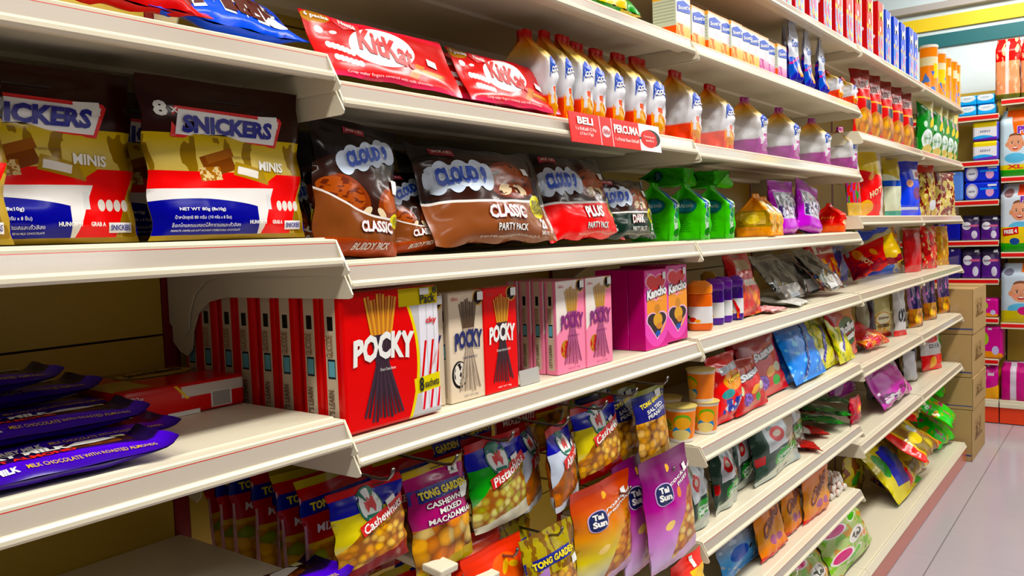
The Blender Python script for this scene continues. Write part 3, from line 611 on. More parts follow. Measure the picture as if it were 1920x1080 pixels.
def spine(d, r, base):
    """the left side of a box: pale strip with printed marks"""
    d.mix(d.box(-r*.80, -r*.30, .05, 1.01), '#d3c3b0'); d.mix(d.box(-r*.68, -r*.42, .74, .84), '#1c1a1a'); d.mix(d.box(-r*.72, -r*.38, .40, .54), '#20262a'); d.mix(d.box(-r*.69, -r*.41, .415, .525), '#7fb0bd'); return d
def spine_text(S, w, h, dd, r):
    p = Print(S.left, dd, h); p.text("LET'S LEARN", .42, .20, .24*h/dd, .045*dd/h*6, '#6b5544', 90, bold=.02); p.text('GLICODE', .42, .63, .16*h/dd, .05*dd/h*6, '#8a6a4c', 90, bold=.01); p.build('spine_text', r)
bw, bh, bd = .158, .1575, .036
d = Design('red_stick_box_print', '#d0101a', rough=.2, coat=.2, spec=.35); d.mix(d.box(1.0, 1.4, 0, 1), '#b9b6b4'); spine(d, bd/bw, '')
e1 = lambda k: d.m('GREATER_THAN', d.u, d.m('SUBTRACT', k, d.m('MULTIPLY', d.m('MULTIPLY', d.m('SUBTRACT', d.v, .45), d.m('SUBTRACT', d.v, .45)), .55)))
fr = d.box(0, 1.0, 0, 1); d.mix(d.AND(e1(.735), fr), '#e8d81a'); d.mix(d.AND(e1(.765), fr), '#c9c6c6'); d.mix(d.box(.56, 1.0, .86, 1.01), '#dccb18')
for k in range(3): d.mix(d.box(.775+k*.082, .848+k*.082, .05, .86), '#eceaf0'); d.mix(d.tri((.775+k*.082, .30), (.80+k*.082, .30), (.85+k*.082, .58), (.825+k*.082, .58)), '#c8202c'); d.mix(d.tri((.775+k*.082, .05), (.80+k*.082, .05), (.85+k*.082, .3), (.825+k*.082, .3)), '#d04050')
d.mix(d.box(.70, 1.0, .19, .31, 4), '#e6d91c')
me, S = carton('box', bw, bh, bd, d.mat, .004); sb = thing('biscuit_stick_box', 'large red eight-sachet box of biscuit sticks at the front of its row', 'biscuit box', group='red boxes of biscuit sticks'); obj('box', me, sb)
p = Print(S, bw, bh); p.k = 1; sticks(p, .37, .47, .06, .97, 0, 0, 11, .19, ('#d8a23c', '#3a2230', '#b87a24', '#241420'), 2); p.build('printed_sticks', sb)
p = Print(S, bw, bh); p.text('POCKY', .39, .565, .62, .20, WHITE, 0, .1, -.0, .16, off=.0016, grow=.1); p.text('POCKY', .393, .565, .62, .20, WHITE, 0, .1, .05, .16, off=.0017, grow=.1); p.build('brand_lettering', sb)
p = Print(S, bw, bh); p.text('8', .77, .25, .05, .11, BLACK, 0, 0, .03); p.text('sachets', .885, .25, .16, .06, BLACK, 3, 0, .02); p.text('Pack', .87, .905, .17, .075, BLACK, 2, 0, .02); p.text('8', .95, .965, .05, .055, BLACK, 2, 0, .02); p.rect(.78, .88, .935, .985, STICK, .0016); p.text('cky', .90, .73, .12, .06, '#c8202c', bold=.03); p.text('share happiness!', .905, .40, .2, .03, '#c8202c', 60, .2, 0); p.text('Choco Cream flavour', .42, .425, .16, .022, WHITE, 0, 0, 0); p.build('printed_text', sb)
spine_text(S, bw, bh, bd, sb)
sb.rotation_euler = (0, 0, PI/2); y0 = ycol(645, -.008, zp); yc = y0+bw/2+.004; sb.location = (-.008-bd/2, yc, zp)
ORD = ['first', 'second', 'third', 'fourth', 'fifth', 'sixth', 'seventh', 'eighth', 'ninth', 'tenth', 'eleventh', 'twelfth']
for k in range(1, 8): dup(sb, 'large red box of biscuit sticks, %s behind the front one' % ORD[k-1], (-.008-bd/2-k*(bd+.0035), yc+(.004 if k % 2 else .001), zp), (0, 0, PI/2+random.uniform(-.012, .012)))
def stickbox(lab, xl, xr, yt, X, bg, cols, tc, nm, kind, dd=.021, tmpl=None):
    w, h, L = spot(xl, xr, yt, X, zp)
    d = Design(nm, bg, rough=.25, coat=.2, spec=.35); spine(d, dd/w, '')
    if kind == 'cream': d.mix(d.ell(.25, .25, .215, .125), '#1a1614'); d.mix(d.ell(.27, .255, .18, .105), '#ece6da'); d.mix(d.AND(d.ell(.27, .255, .17, .1), d.noise(13, .56)), '#1a1614')
    if kind == 'pink': d.mix(d.tri((-.01, .42), (.55, .66), (1.01, 1.02), (-.01, 1.02)), '#f2e9e2'); d.mix(d.tri((.55, .6), (1.01, .62), (1.01, .9), (.9, .9)), '#f39ab2'); d.mix(d.ell(.30, .26, .185, .10), '#b98a4c'); d.mix(d.AND(d.ell(.30, .26, .165, .09), d.noise(11, .46)), '#b4202c')
    d.mix(d.ell(.84, .93, .155, .075), '#c9a268'); d.mix(d.ell(.84, .93, .125, .06), '#2a1a16'); 
    me, S = carton('box', w, h, dd, d.mat, .0012); r = thing('biscuit_stick_box', lab, 'biscuit box', (X-dd/2, L.y, zp), (0, 0, PI/2), nm.replace('_', ' ')); obj('box', me, r)
    p = Print(S, w, h); p.k = .72; sticks(p, .53, .47, .09, .93, 0, 0, 9, .29, cols, 3); p.build('printed_sticks', r)
    p = Print(S, w, h); p.text('POCKY', .52, .545, .80, .17, tc, 0, .08, .05, .14, off=.0016, grow=.08); p.build('brand_lettering', r)
    p = Print(S, w, h); p.text('Glico', .16, .94, .18, .03, '#b83a3a', 0, .3, .01); p.text('Cream biscuit stick', .55, .40, .42, .025, tc, 0, 0, 0); p.text('NET WT 40g', .55, .045, .4, .02, tc, 0, 0, 0); p.build('printed_text', r)
    spine_text(S, w, h, dd, r); sticker(S, w, h, .88, .945, r, 0, .012, .011); return r
ckc = ('#5c4634', '#9a8a7a', '#4a3626', '#c4b6a6'); cream1 = stickbox('cream box of biscuit sticks standing clear beside the red single box', 845, 910, 546, -.022, '#e6d8c4', ckc, '#20265a', 'cream_stick_boxes', 'cream')
dup(cream1, 'cream box of biscuit sticks half hidden behind the large red box', cream1.location+Vector((-.006, -.0755, 0)))
stickbox('single red box of biscuit sticks beside the cream box', 910, 971, 538, -.020, '#d81a20', ('#d8a63c', '#3a2028', '#b8842c', '#241018'), WHITE, 'single_red_stick_box', 'red')
pk1 = stickbox('pink box of biscuit sticks in front of its pink row', 1045, 1098, 525, -.020, '#ef9cb4', ('#d0a850', '#8f4a6c', '#b48a3a', '#b06a8c'), '#7a2a6a', 'pink_stick_boxes', 'pink')
for k in (1, 2, 3): dup(pk1, 'pink box of biscuit sticks, %s behind the front pink box' % ORD[k-1], pk1.location+Vector((-.0235*k, -.001*k, 0)))
dup(pk1, 'pink box of biscuit sticks standing alone beside the magenta heart boxes', pk1.location+Vector((.002, ycol(1122, -.02, zp)-ycol(1071, -.02, zp), 0)))
# small grey price card standing at the foot of the pink row
r = tag(obj('price_card', boxes('price_card', [(-.024, .024, -.0005, .0005, 0, .022)], mat('#b9b6b2', .4))), 'small grey price card standing in front of the pink biscuit boxes', 'price card'); r.location = (-.026, ycol(984, -.026, zp), zp); r.rotation_euler = (-.1, 0, PI/2)
# heart boxes
w, h, L = spot(1210, 1252, 505, -.02, zp); dd = .033; d = Design('magenta_heart_print', '#c8208a', rough=.25, coat=.1, spec=.35)
d.mix(d.AND(d.hp(-1, 0, 0), d.hp(0, 1, -9)), '#a01468'); d.mix(d.ell(.5, .45, .62, .42), '#e06ab4'); d.mix(d.ell(.55, .52, .46, .36), '#e8a24a'); d.mix(d.box(-1, -.001, 0, 1), '#b0146f')
heart = lambda cx, cy, s, col: (d.mix(d.ell(cx-.17*s, cy+.045*s, .20*s, .07*s), col), d.mix(d.ell(cx+.17*s, cy+.045*s, .20*s, .07*s), col), d.mix(d.tri((cx, cy-.17*s), (cx+.36*s, cy+.03*s), (cx, cy+.06*s), (cx-.36*s, cy+.03*s)), col))
heart(.5, .80, 1.25, '#f0b8d0'); heart(.5, .80, 1.1, '#d01a24'); heart(.52, .32, 1.25, '#e9c2dc'); heart(.52, .32, 1.12, '#2e1410'); d.mix(d.ell(.56, .36, .20, .085), '#d8a838'); d.mix(d.ell(.62, .28, .14, .04), '#c98a3a'); d.mix(d.ell(.55, .19, .11, .035), '#2c4f9a'); d.mix(d.ell(.54, .50, .13, .06), '#c48a40')
me, S = carton('box', w, h, dd, d.mat, .0012); r = thing('heart_biscuit_box', 'magenta biscuit box with a red heart, first of the two heart fronts', 'biscuit box', (-.02-dd/2, L.y, zp), (0, 0, PI/2), 'magenta heart biscuit boxes'); obj('box', me, r)
p = Print(S, w, h); p.text('Kancho', .5, .71, .88, .12, WHITE, 6, .1, .05, .05, out='#23265e', ob=.06, off=.0018); p.build('brand_lettering', r); p = Print(S, w, h); p.text('Lotte', .2, .95, .2, .03, WHITE, 0, 0, .01); p.text('Choco Biscuit', .5, .625, .5, .025, '#f0c0c8', 0, 0, 0); p.build('printed_text', r); sticker(S, w, h, .84, .915, r, 0, .012, .013)
dup(r, 'magenta biscuit box with a red heart, second front beside the orange jar', r.location+Vector((.001, w+.0015, 0)))
for k in (1, 2): dup(r, 'magenta biscuit box, %s behind the first heart front' % ORD[k-1], r.location+Vector((-(dd+.0015)*k, 0, 0)))
for k in (1, 2): dup(r, 'magenta biscuit box, %s behind the second heart front' % ORD[k-1], r.location+Vector((.001-(dd+.0015)*k, w+.0015, 0)))
# ================================================================ hanging nut packets
NUTS = ('#c98a3e', '#e0aa5a', '#b5742e', '#d69a4a'); TG = '#15207a'
HOOK = mat('#8d8a84', .25, 1, 'hook_wire')
def hook(y, z, lab, tip=.012):
    o = obj('peg_hook', tube('peg_hook', [(-.333, 0, .004), (-.1, 0, .002), (tip-.02, 0, 0), (tip-.006, 0, .002), (tip, 0, .008), (tip+.003, 0, .016)], .0022, HOOK)); o.location = (0, y, z); tag(o, lab, 'hook', 'wire peg hooks'); return o
def emblem(p, u, v, k):
    r = p.w/p.h; p.ell(u, v, .135*k, .145*k*r, '#1d6a58', .0009); p.ell(u, v, .118*k, .127*k*r, '#eef0ee', .0012); p.poly([(u+x*k, v+y*k*r) for x, y in ((-.06, -.02), (-.045, -.06), (-.02, -.02), (.01, -.03), (.03, -.07), (.055, -.02), (.06, .05), (.035, .065), (.02, .03), (-.01, .06), (-.03, .02), (-.055, .03))], '#c0281c', .0016); p.rect(u-.07*k, u+.07*k, v-.105*k*r, v-.075*k*r, '#1d6a58', .0016)
def camel(nm, side, nutc, foot):
    d = Design(nm, '#e4e4dc', rough=.25, coat=.3); d.ramp(1, [(0, '#e6e2d8'), (.4, side), (.75, side), (1, side)]); d.bits(d.AND(d.NOT(d.hp(-.75, 1, -.30)), d.hp(.35, -1, .42)), 9, nutc, 1, 1.35, '#8a5a22', .5)
    d.mix(d.hp(.12, -1, .07), foot); d.mix(d.hp(0, 1, -.70), '#1d1c8e'); d.mix(d.hp(0, 1, -.905), '#b01c18'); return d
def hangfit(tl, tr, bl, X, lean=.17):
    a = at(tl[0], tl[1], X=X); y1 = ycol(tr[0], X, a.z); b = at(bl[0], bl[1], Y=a.y); h = math.hypot(b.x-a.x, a.z-b.z); ln = math.atan2(b.x-a.x, a.z-b.z) if lean is None else lean
    return y1-a.y, (a.z-b.z)/math.cos(ln) , Vector((X+math.sin(ln)*h, (a.y+y1)/2, b.z)), ln
HP = []
def nutpack(lab, dz, tl, tr, bl, X, prints, seed, t=.030, lean=.12, yaw=0, group='hanging nut packets', wr=.003, hk=True):
    w, h, L, ln = hangfit(tl, tr, bl, X, lean); me, S = pouch('packet', w, h, t, dz.mat, 'hang', seed, wr, nu=20, nv=28); r = thing('nut_packet', lab, 'nut packet', (L.x, L.y, L.z), (-ln, 0, PI/2+yaw), group); obj('packet', me, r)
    prints(S, w, h, r); 
    return r, S, w, h
def pr_camel(word, sub, tagc='#c01c1c'):
    def f(S, w, h, r):
        p = Print(S, w, h); emblem(p, .47, .76, 1.25); p.build('brand_emblem', r)
        p = Print(S, w, h); p.rect(.24, .98, .535, .66, tagc, .0022, 14); p.text(word, .60, .59, .66, .10, WHITE, 14, .2, .02, off=.0028); p.text(sub, .62, .50, .55, .035, '#3a3010', 14, 0, .01, off=.0014); p.build('name_banner', r)
        sticker(S, w, h, .76, .685, r, 14, .019, .015)
        Print(S, w, h).rect(.60, .76, .925, .94, DARK, .001).build('hang_slot', r)
    return f
cn = camel('cashew_packet_print', '#cfc21a', ('#d9a04a', '#e8b860', '#c88a34', '#f0cc84'), '#7a1414'); pn = camel('pistachio_packet_print', '#3f9a3a', ('#b8b46a', '#d2cf92', '#9a9a4c', '#c6c07c'), '#d8d4c0'); an = camel('almond_packet_print', '#c3cad6', ('#a8622c', '#c0783a', '#8a4c20'), '#cfd3da')
c1, S1, w_, h_ = nutpack('yellow-green cashew packet with blue top, nearest of the hanging packets', cn, (612, 930), (748, 888), (640, 1095), -.045, pr_camel('Cashewnuts', 'KACANG GAJUS'), 51)
def pr_tong(words, band, bandv=.745, wv=.56):
    def f(S, w, h, r):
        p = Print(S, w, h); p.rect(-.0, 1.0, bandv-.065, bandv+.065, TG, .0010, 0, 6); p.text('TONG GARDEN', .53, bandv, .82, .075, '#e8d820', 0, 0, .05, out='#121a66', ob=.05, off=.0020); p.build('brand_banner', r)
        q = Print(S, w, h)
        for i, t in enumerate(words): q.text(t, .58, wv+.075-.075*i, min(.78, .085*len(t)), .052, '#e9e6e2', 0, 0, .03, out='#2a0c22', ob=.03, off=.0016)
        q.build('printed_text', r); Print(S, w, h).rect(.72, .86, .845, .925, STICK, .0016).text('R', .79, .885, .05, .04, BLACK, off=.0022).build('corner_mark', r); sticker(S, w, h, .9, .665, r, 0, .02, .018)
        Print(S, w, h).rect(.45, .62, .945, .955, DARK, .001).build('hang_slot', r)
    return f
def tong(nm, body, top, foot, split=.42, cols=NUTS, sc=5.2):
    d = Design(nm, body, rough=.25, coat=.3); d.bits(d.hp(0, -1, split), sc, cols, 1, 1.5, '#5a3210', .62); d.mix(d.hp(.1, -1, .035), foot); d.mix(d.hp(0, 1, -.93), top); return d
tp = tong('purple_nut_print', '#9a1f66', '#b7a020', '#b7a020', .44, ('#d08a3c', '#e2ac62', '#d9c08a', '#c47a34'))
nutpack('purple cashew and macadamia packet with a yellow-lettered blue band', tp, (753, 888), (864, 846), (768, 1085), -.055, pr_tong(('CASHEWNUT', 'MIXED', 'MACADAMIAS'), 0), 52)
p1, _, _, _ = nutpack('green pistachio packet with blue top and red name banner', pn, (866, 838), (972, 812), (886, 1005), -.055, pr_camel('Pistachios', 'Roasted Salted'), 53)
a1, _, _, _ = nutpack('silver almond packet turned sideways, nearer the yellow cashew packet', an, (1008, 806), (1080, 783), (1022, 958), -.045, pr_camel('Almonds', 'Roasted'), 54, yaw=.25)
o = dup(a1, 'silver almond packet turned sideways, beside the green pistachio packet'); o.location += Vector((-.03, -.045, .003)); o.rotation_euler = (-.12, .05, PI/2+.4)
nutpack('small yellow-green cashew packet hanging beyond the silver almond packets', cn, (1068, 768), (1150, 752), (1076, 908), -.05, pr_camel('Cashews', 'KACANG GAJUS'), 55)
sp = tong('blue_peanut_print', '#1c1c66', '#8a8a22', '#a8885a', .55, ('#d6a868', '#e2bc84', '#c8955a'), 7)
s1, _, _, _ = nutpack('blue salted peanut packet with clear front view beside the cup shelf', sp, (1178, 738), (1236, 714), (1196, 868), -.03, lambda S, w, h, r: (Print(S, w, h).text('TONG GARDEN', .55, .82, .8, .07, '#e8d820', 8, 0, .04).build('brand_lettering', r), Print(S, w, h).text('SALTED', .55, .71, .55, .055, WHITE, 8).text('PEANUTS', .58, .64, .6, .055, WHITE, 8).build('printed_text', r), sticker(S, w, h, .8, .9, r, 8)), 56)
o = dup(s1, 'blue salted peanut packet just behind the clearly seen one'); o.location += Vector((-.035, -.035, 0))
o = dup(s1, 'blue salted peanut packet deepest behind the other two'); o.location += Vector((-.07, -.065, .002))
mx = tong('red_mixed_nut_print', '#a81a1e', '#a89a24', '#7a1414', .46, ('#b8862e', '#d2a850', '#8a9a4a', '#c8b078'), 6); mx.mix(mx.box(-1, 2, .70, .83), TG); mx.mix(mx.box(-1, 2, .44, .475), '#c9a83a')
m0 = None
for k in range(7):
    X = -.085-.034*k; lab = 'red mixed nut packet, %s behind the nearest cashew packet' % ORD[k]
    if m0 is None:
        w = .118; h = .142; me, S = pouch('packet', w, h, .022, mx.mat, 'hang', 57, .004); m0 = r = thing('nut_packet', lab, 'nut packet', (X, 0, 0), group='red mixed nut packets'); obj('packet', me, r)
        Print(S, w, h).text('TONG GARDEN', .5, .765, .8, .07, '#e8d820', 0, 0, .04).build('brand_lettering', r); Print(S, w, h).text('MIXED NUTS', .5, .58, .75, .07, WHITE, 0, .2, .02).build('printed_text', r); Print(S.left if hasattr(S, 'left') else S, w, h).rect(-.01, .02, .05, .86, '#c9a0a0', .0012).build('side_seal', r)
    else: r = dup(m0, lab)
    random.seed(k+3); r.location = (X, .672+random.uniform(-.006, .006), .90-.142); r.rotation_euler = (-.10+random.uniform(-.06, .06), random.uniform(-.05, .05), PI/2+random.uniform(-.12, .12))
for dy, dz, X, lab in ((.125, -.012, -.11, 'red mixed nut packet in shade behind the purple packet'), (.21, .004, -.12, 'red mixed nut packet in shade behind the pistachio packet'), (.31, .01, -.13, 'red mixed nut packet in shade behind the silver packets'), (.06, -.16, -.09, 'red mixed nut packet low behind the purple packet'), (.19, -.15, -.13, 'dark red nut packet low behind the pistachio packet'), (.43, .03, -.14, 'red mixed nut packet in shade behind the small cashew packet'), (.55, .04, -.15, 'red mixed nut packet in shade behind the blue peanut packets'), (.66, .05, -.16, 'red mixed nut packet in shade beside the noodle cups')):
    r = dup(m0, lab); r.location = (X, .672+dy, .758+dz); r.rotation_euler = (-.1, 0, PI/2)
# lower row: purple, orange and yellow packets
def taisun(nm, stops, cols):
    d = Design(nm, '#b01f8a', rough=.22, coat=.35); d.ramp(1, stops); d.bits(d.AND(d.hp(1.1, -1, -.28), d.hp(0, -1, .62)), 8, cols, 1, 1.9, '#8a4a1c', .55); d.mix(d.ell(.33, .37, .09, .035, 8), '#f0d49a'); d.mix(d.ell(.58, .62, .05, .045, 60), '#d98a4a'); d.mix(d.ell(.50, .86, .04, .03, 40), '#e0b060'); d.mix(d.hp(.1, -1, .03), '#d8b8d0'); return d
def pr_sun(words):
    def f(S, w, h, r):
        p = Print(S, w, h); c = '#141d4c'; pts = [(.30+.17*math.cos(a)*(1 if abs(math.cos(a)) < .8 else .95), .66+.098*math.copysign(abs(math.sin(a))**.6, math.sin(a))) for a in (2*PI*i/24 for i in range(24))]
        p.poly(pts, '#c9b6d8', .0009); p.poly([(.30+(x-.30)*.9, .66+(y-.66)*.92) for x, y in pts], c, .0013); p.text('Tai', .30, .70, .17, .055, WHITE, -4, 0, .05, off=.002); p.text('Sun', .30, .635, .22, .06, WHITE, -4, 0, .05, off=.002); p.build('brand_badge', r)
        q = Print(S, w, h); [q.text(t, .72, .76-.05*i, .075*len(t), .035, WHITE, 8, .1, .02) for i, t in enumerate(words)]; q.build('printed_text', r); sticker(S, w, h, .84, .80, r, 8, .016, .014)
    return f
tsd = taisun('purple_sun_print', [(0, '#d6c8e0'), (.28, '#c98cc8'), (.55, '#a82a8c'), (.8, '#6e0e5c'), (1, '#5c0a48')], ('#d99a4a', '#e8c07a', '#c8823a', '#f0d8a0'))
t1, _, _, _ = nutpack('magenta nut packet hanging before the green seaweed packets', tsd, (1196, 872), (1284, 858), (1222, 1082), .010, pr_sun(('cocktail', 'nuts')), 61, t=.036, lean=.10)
o = dup(t1, 'magenta nut packet hanging behind its front twin'); o.location += Vector((-.03, -.038, -.002)); o.rotation_euler = (-.1, 0, PI/2+.1)
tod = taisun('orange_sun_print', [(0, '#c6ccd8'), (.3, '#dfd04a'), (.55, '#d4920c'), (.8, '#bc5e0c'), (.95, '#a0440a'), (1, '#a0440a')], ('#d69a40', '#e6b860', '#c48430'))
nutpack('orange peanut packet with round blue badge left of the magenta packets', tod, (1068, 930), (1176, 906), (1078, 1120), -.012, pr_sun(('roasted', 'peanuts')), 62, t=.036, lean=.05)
yd = Design('yellow_snack_print', '#a89a2a', rough=.25, coat=.3); yd.mix(yd.noise(9, .52, 1, .5), '#7a5a1c'); yd.bits(yd.hp(0, -1, .5), 7, ('#c98a3a', '#e0c040', '#b0682c', '#e8b878'), 1, 1.5, '#6a4a2a', .5); yd.mix(yd.tri((-.1, .1), (.25, .1), (.35, .62), (-.1, .5)), '#a884b4')
y1_, _, _, _ = nutpack('yellow snack packet with a slanting blue lettered band', yd, (966, 1014), (1060, 985), (976, 1170), -.015, lambda S, w, h, r: (Print(S, w, h).rect(-.0, .98, .60, .73, TG, .001, 0, 6).text('TONG GARDEN', .5, .665, .85, .08, '#e8d820', 0, 0, .05, out='#121a66', ob=.04, off=.002).build('brand_banner', r), sticker(S, w, h, .9, .52, r)), 63)
for k, (dx, dy) in enumerate(((-.05, -.03), (-.09, -.055))): o = dup(y1_, 'yellow-brown snack packet, %s behind the slanting blue band' % ORD[k]); o.location += Vector((dx, dy, .006))
od = Design('orange_nut_print', '#d8581a', rough=.3, coat=.2); od.mix(od.ell(.62, .5, .3, .34), '#e8762a'); od.mix(od.ell(.62, .66, .1, .05, 60), '#f0c060'); od.mix(od.ell(.78, .64, .1, .04, -20), '#f0c870'); od.mix(od.hp(0, 1, -.985), '#b04414')
n1, _, _, _ = nutpack('plain orange nut packet hanging low behind cream label plates', od, (864, 1050), (974, 1012), (874, 1190), -.03, lambda S, w, h, r: Print(S, w, h).squig(.4, .30, .6, .08, WHITE, 7).build('printed_text', r), 64)
o = dup(n1, 'red-brown nut packet right behind the plain orange packet'); o.location += Vector((-.03, -.012, .012))
od2 = Design('bright_orange_print', '#ea5a14', rough=.3, coat=.2); od2.mix(od2.box(.45, 1, .3, .72), '#f0c81e')
nutpack('bright orange pouch with rounded top low under the magenta packets', od2, (1255, 1066), (1312, 1040), (1262, 1160), .0, lambda S, w, h, r: sticker(S, w, h, .62, .86, r, 0, .012, .02), 65)
for px, py, z, X, lab in ((735, 893, 0, .005, 'wire peg hook above the nearest cashew packet'), (855, 866, 0, 0, 'wire peg hook above the purple nut packet'), (960, 822, 0, 0, 'wire peg hook above the pistachio packet'), (1063, 793, 0, 0, 'wire peg hook above the silver almond packets'), (1135, 762, 0, 0, 'wire peg hook above the small cashew packet'), (1192, 738, 0, .01, 'wire peg hook above the blue peanut packets'), (1250, 716, 0, .02, 'bare wire peg hook pointing at the noodle cups'), (1262, 885, 0, .02, 'wire peg hook through the magenta packets'), (1180, 922, 0, .015, 'wire peg hook through the orange peanut packet'), (1052, 1000, 0, .015, 'wire peg hook through the yellow snack packet'), (968, 1040, 0, .0, 'wire peg hook through the plain orange packet')):
    a = at(px, py, X=X); hook(a.y, a.z-.006, lab, X)
# cream label plates at the foot of the hooks
for k, (px, py, lab) in enumerate(((838, 1062, 'cream label plate nearest the purple nut packet'), (880, 1062, 'cream label plate before the plain orange packet'), (918, 1078, 'short cream label plate lowest in the photo'))):
    a = at(px, py, X=-.01); o = obj('label_plate', boxes('label_plate', [(-.16, .0, -.017, .017, -.010, .0)], CREAM, .002)); o.location = (a.x+.005, a.y, a.z); o.rotation_euler = (0, .12, 0); tag(o, lab, 'label plate', 'cream label plates')
# ================================================================ oat pouches, cartons and canisters on the upper shelves
BLUE = '#1f4fae'
zs = 1.341+.0045
def oat(nm, low, w, t, h, seed):
    d = Design(nm, '#dfe0e4', rough=.22, coat=.2, spec=.4); top = '#c2451a' if 'orange' in nm else '#b45a9a'
    d.ramp(1, [(0, low), (.26, low), (.285, '#d6d8dd'), (.60, '#e2e1e2'), (.74, '#e4c888'), (.85, '#dc9a3a'), (.94, top), (1, top)])
    d.mix(d.AND(d.box(.02, .98, .0, .30), d.noise(5, .5, 1, 1)), '#e8a030' if 'orange' in nm else '#b0409a'); d.mix(d.box(.12, .9, .18, .44), '#e3e2e6'); d.mix(d.box(.3, .75, .30, .36), '#d86a52' if 'orange' in nm else '#a8508a'); d.mix(d.ell(.55, .18, .3, .12), '#d9a060' if 'orange' in nm else '#c08ab8')
    me, S = gusset('pouch', w, h, t, d.mat, seed, .0048, top=.64, lip=.08, n=14, nv=26); r = thing('oat_pouch', 'x', 'cereal pouch', group=nm.replace('_', ' ')); obj('pouch', me, r)
    p = Print(S, w, h); p.poly([(.06, .45), (.92, .49), (.94, .64), (.5, .69), (.1, .63)], BLUE, .002); p.text("Scott's", .5, .56, .80, .09, WHITE, 6, .1, .03, off=.003); p.build('brand_badge', r); return r
def row(mk, zz, X, specs, w, t, labf, jit=.05, rootr=None, yaw=0, sx_=None):
    random.seed(8)
    for k, (pr, sz) in enumerate(specs):
        o = mk if k == 0 and rootr is None else dup(mk); y1 = ycol(pr, X, zz+.06); o.location = (X-t/2+random.uniform(-.006, .002), y1-w/2*(sx_[k] if sx_ else 1), zz); o.rotation_euler = (0, 0, PI/2+yaw+random.uniform(-jit, jit)); o.scale = (sx_[k] if sx_ else 1, 1, sz); o['label'] = labf(k)
wo = .054
om = oat('orange_oat_pouches', '#e2611a', wo, .085, .150, 71)
row(om, zs, -.02, [(1318, 1.0), (1380, .96), (1252, 1.02), (1209, .98), (1171, .96), (1137, .97), (1101, .98), (1079, 1), (1060, 1), (1044, .95)], wo, .085, lambda k: ('orange and white oat pouch with blue badge in full view, second from purple pouches', 'orange and white oat pouch next to the purple pouches')[k] if k < 2 else 'orange and white oat pouch, %s of the row counted from the wafer packs' % ORD[9-k], sx_=(1, 1, 1, .8, .72, .72, .7, .45, .40, .40))
pm = oat('purple_oat_pouches', '#8f1f86', wo, .085, .138, 72)
row(pm, zs, -.02, [(1441, 1), (1502, 1.0), (1560, .98), (1605, .95)], wo, .085, lambda k: 'purple and white oat pouch, %s of four counted from the orange ones' % ORD[k])
# cartons
z0 = 1.533+.0045
def oatbox(nm, low, w, h, dd):
    d = Design(nm, '#eceaea', rough=.35); d.ramp(1, [(0, '#e9a93a' if 'orange' in nm else '#b5508e'), (.3, '#efc890' if 'orange' in nm else '#d8a8c4'), (.42, '#eceaea'), (.9, '#eeeceb'), (1, '#e8a24a')]); d.mix(d.AND(d.box(.05, .5, .02, .36), d.noise(6, .45)), low)
    d.mix(d.box(-9, -.001, 0, .30), '#e8743a'); d.mix(d.box(-9, -.001, .30, .9), '#ccd2c2'); d.mix(d.box(-9, -.001, .9, 1.1), '#e0b070'); d.mix(d.AND(d.box(-9, -.05, .4, .86), d.m('GREATER_THAN', d.m('FRACT', d.m('MULTIPLY', d.v, 14)), .6)), '#a9b0a0'); d.mix(d.box(.5, .85, .40, .58), '#e0d4dc')
    me, S = carton('carton', w, h, dd, d.mat); r = thing('oat_carton', 'x', 'cereal box', group=nm.replace('_', ' ')); obj('carton', me, r); p = Print(S, w, h); p.poly([(.06, .62), (.94, .66), (.94, .84), (.5, .90), (.06, .82)], BLUE, .0008); p.text("Scott's", .5, .745, .82, .09, WHITE, 8, .1, .03, off=.0014); p.build('brand_badge', r); return r
wb, hb, _ = spot(1462, 1479, 84, -.02, z0); wb -= .002
ob = oatbox('orange_oat_cartons', '#e8843a', wb, hb, .05)
row(ob, z0, -.02, [(q, 1) for q in (1297, 1336, 1356, 1375, 1393, 1411, 1428)], wb, .05, lambda k: 'white and orange oat carton, %s of its row counted from the green bag' % ORD[k], .0)
pb = oatbox('pink_oat_cartons', '#a83a80', wb, hb, .05)
row(pb, z0, -.02, [(q, 1) for q in (1445, 1462, 1479, 1496)], wb, .05, lambda k: 'white and pink oat carton, %s of four next to the silver pouches' % ORD[k], .0)
d = Design('silver_blue_print', '#c9ccd6', rough=.22, coat=.2); d.mix(d.hp(0, -1, .42), '#1c55b4'); d.mix(d.hp(.5, -1, .10), '#2a2a9a'); d.mix(d.box(-1, 2, .40, .44, 12), '#a02a7a'); d.mix(d.ell(.5, .22, .2, .1), '#e09a30')
w, h = .085, .16; me, S = pouch('pouch', w, h, .034, d.mat, 'stand', 73, .006); r = thing('cereal_pouch', 'x', 'cereal pouch', group='silver and blue pouches'); obj('pouch', me, r); Print(S, w, h).text("Scott's", .5, .66, .75, .12, '#2a4a9a', 6, .1, .02).build('brand_lettering', r)
row(r, z0, -.025, [(1555, .98), (1528, .98), (1512, 1), (1502, 1.0)], w, .02, lambda k: 'silver and blue pouch, %s of four counted from the far end' % ORD[k], .1, yaw=.12)
for k, pr in enumerate((1580, 1602)):
    o = dup(om, 'small orange and white pouch, %s beyond the silver pouches' % ORD[k], group='small orange pouches'); o.scale = (.8, .8, .6); o.location = (-.045, ycol(pr, -.02, z0)-.018, z0); o.rotation_euler = (-.08, .05, PI/2)
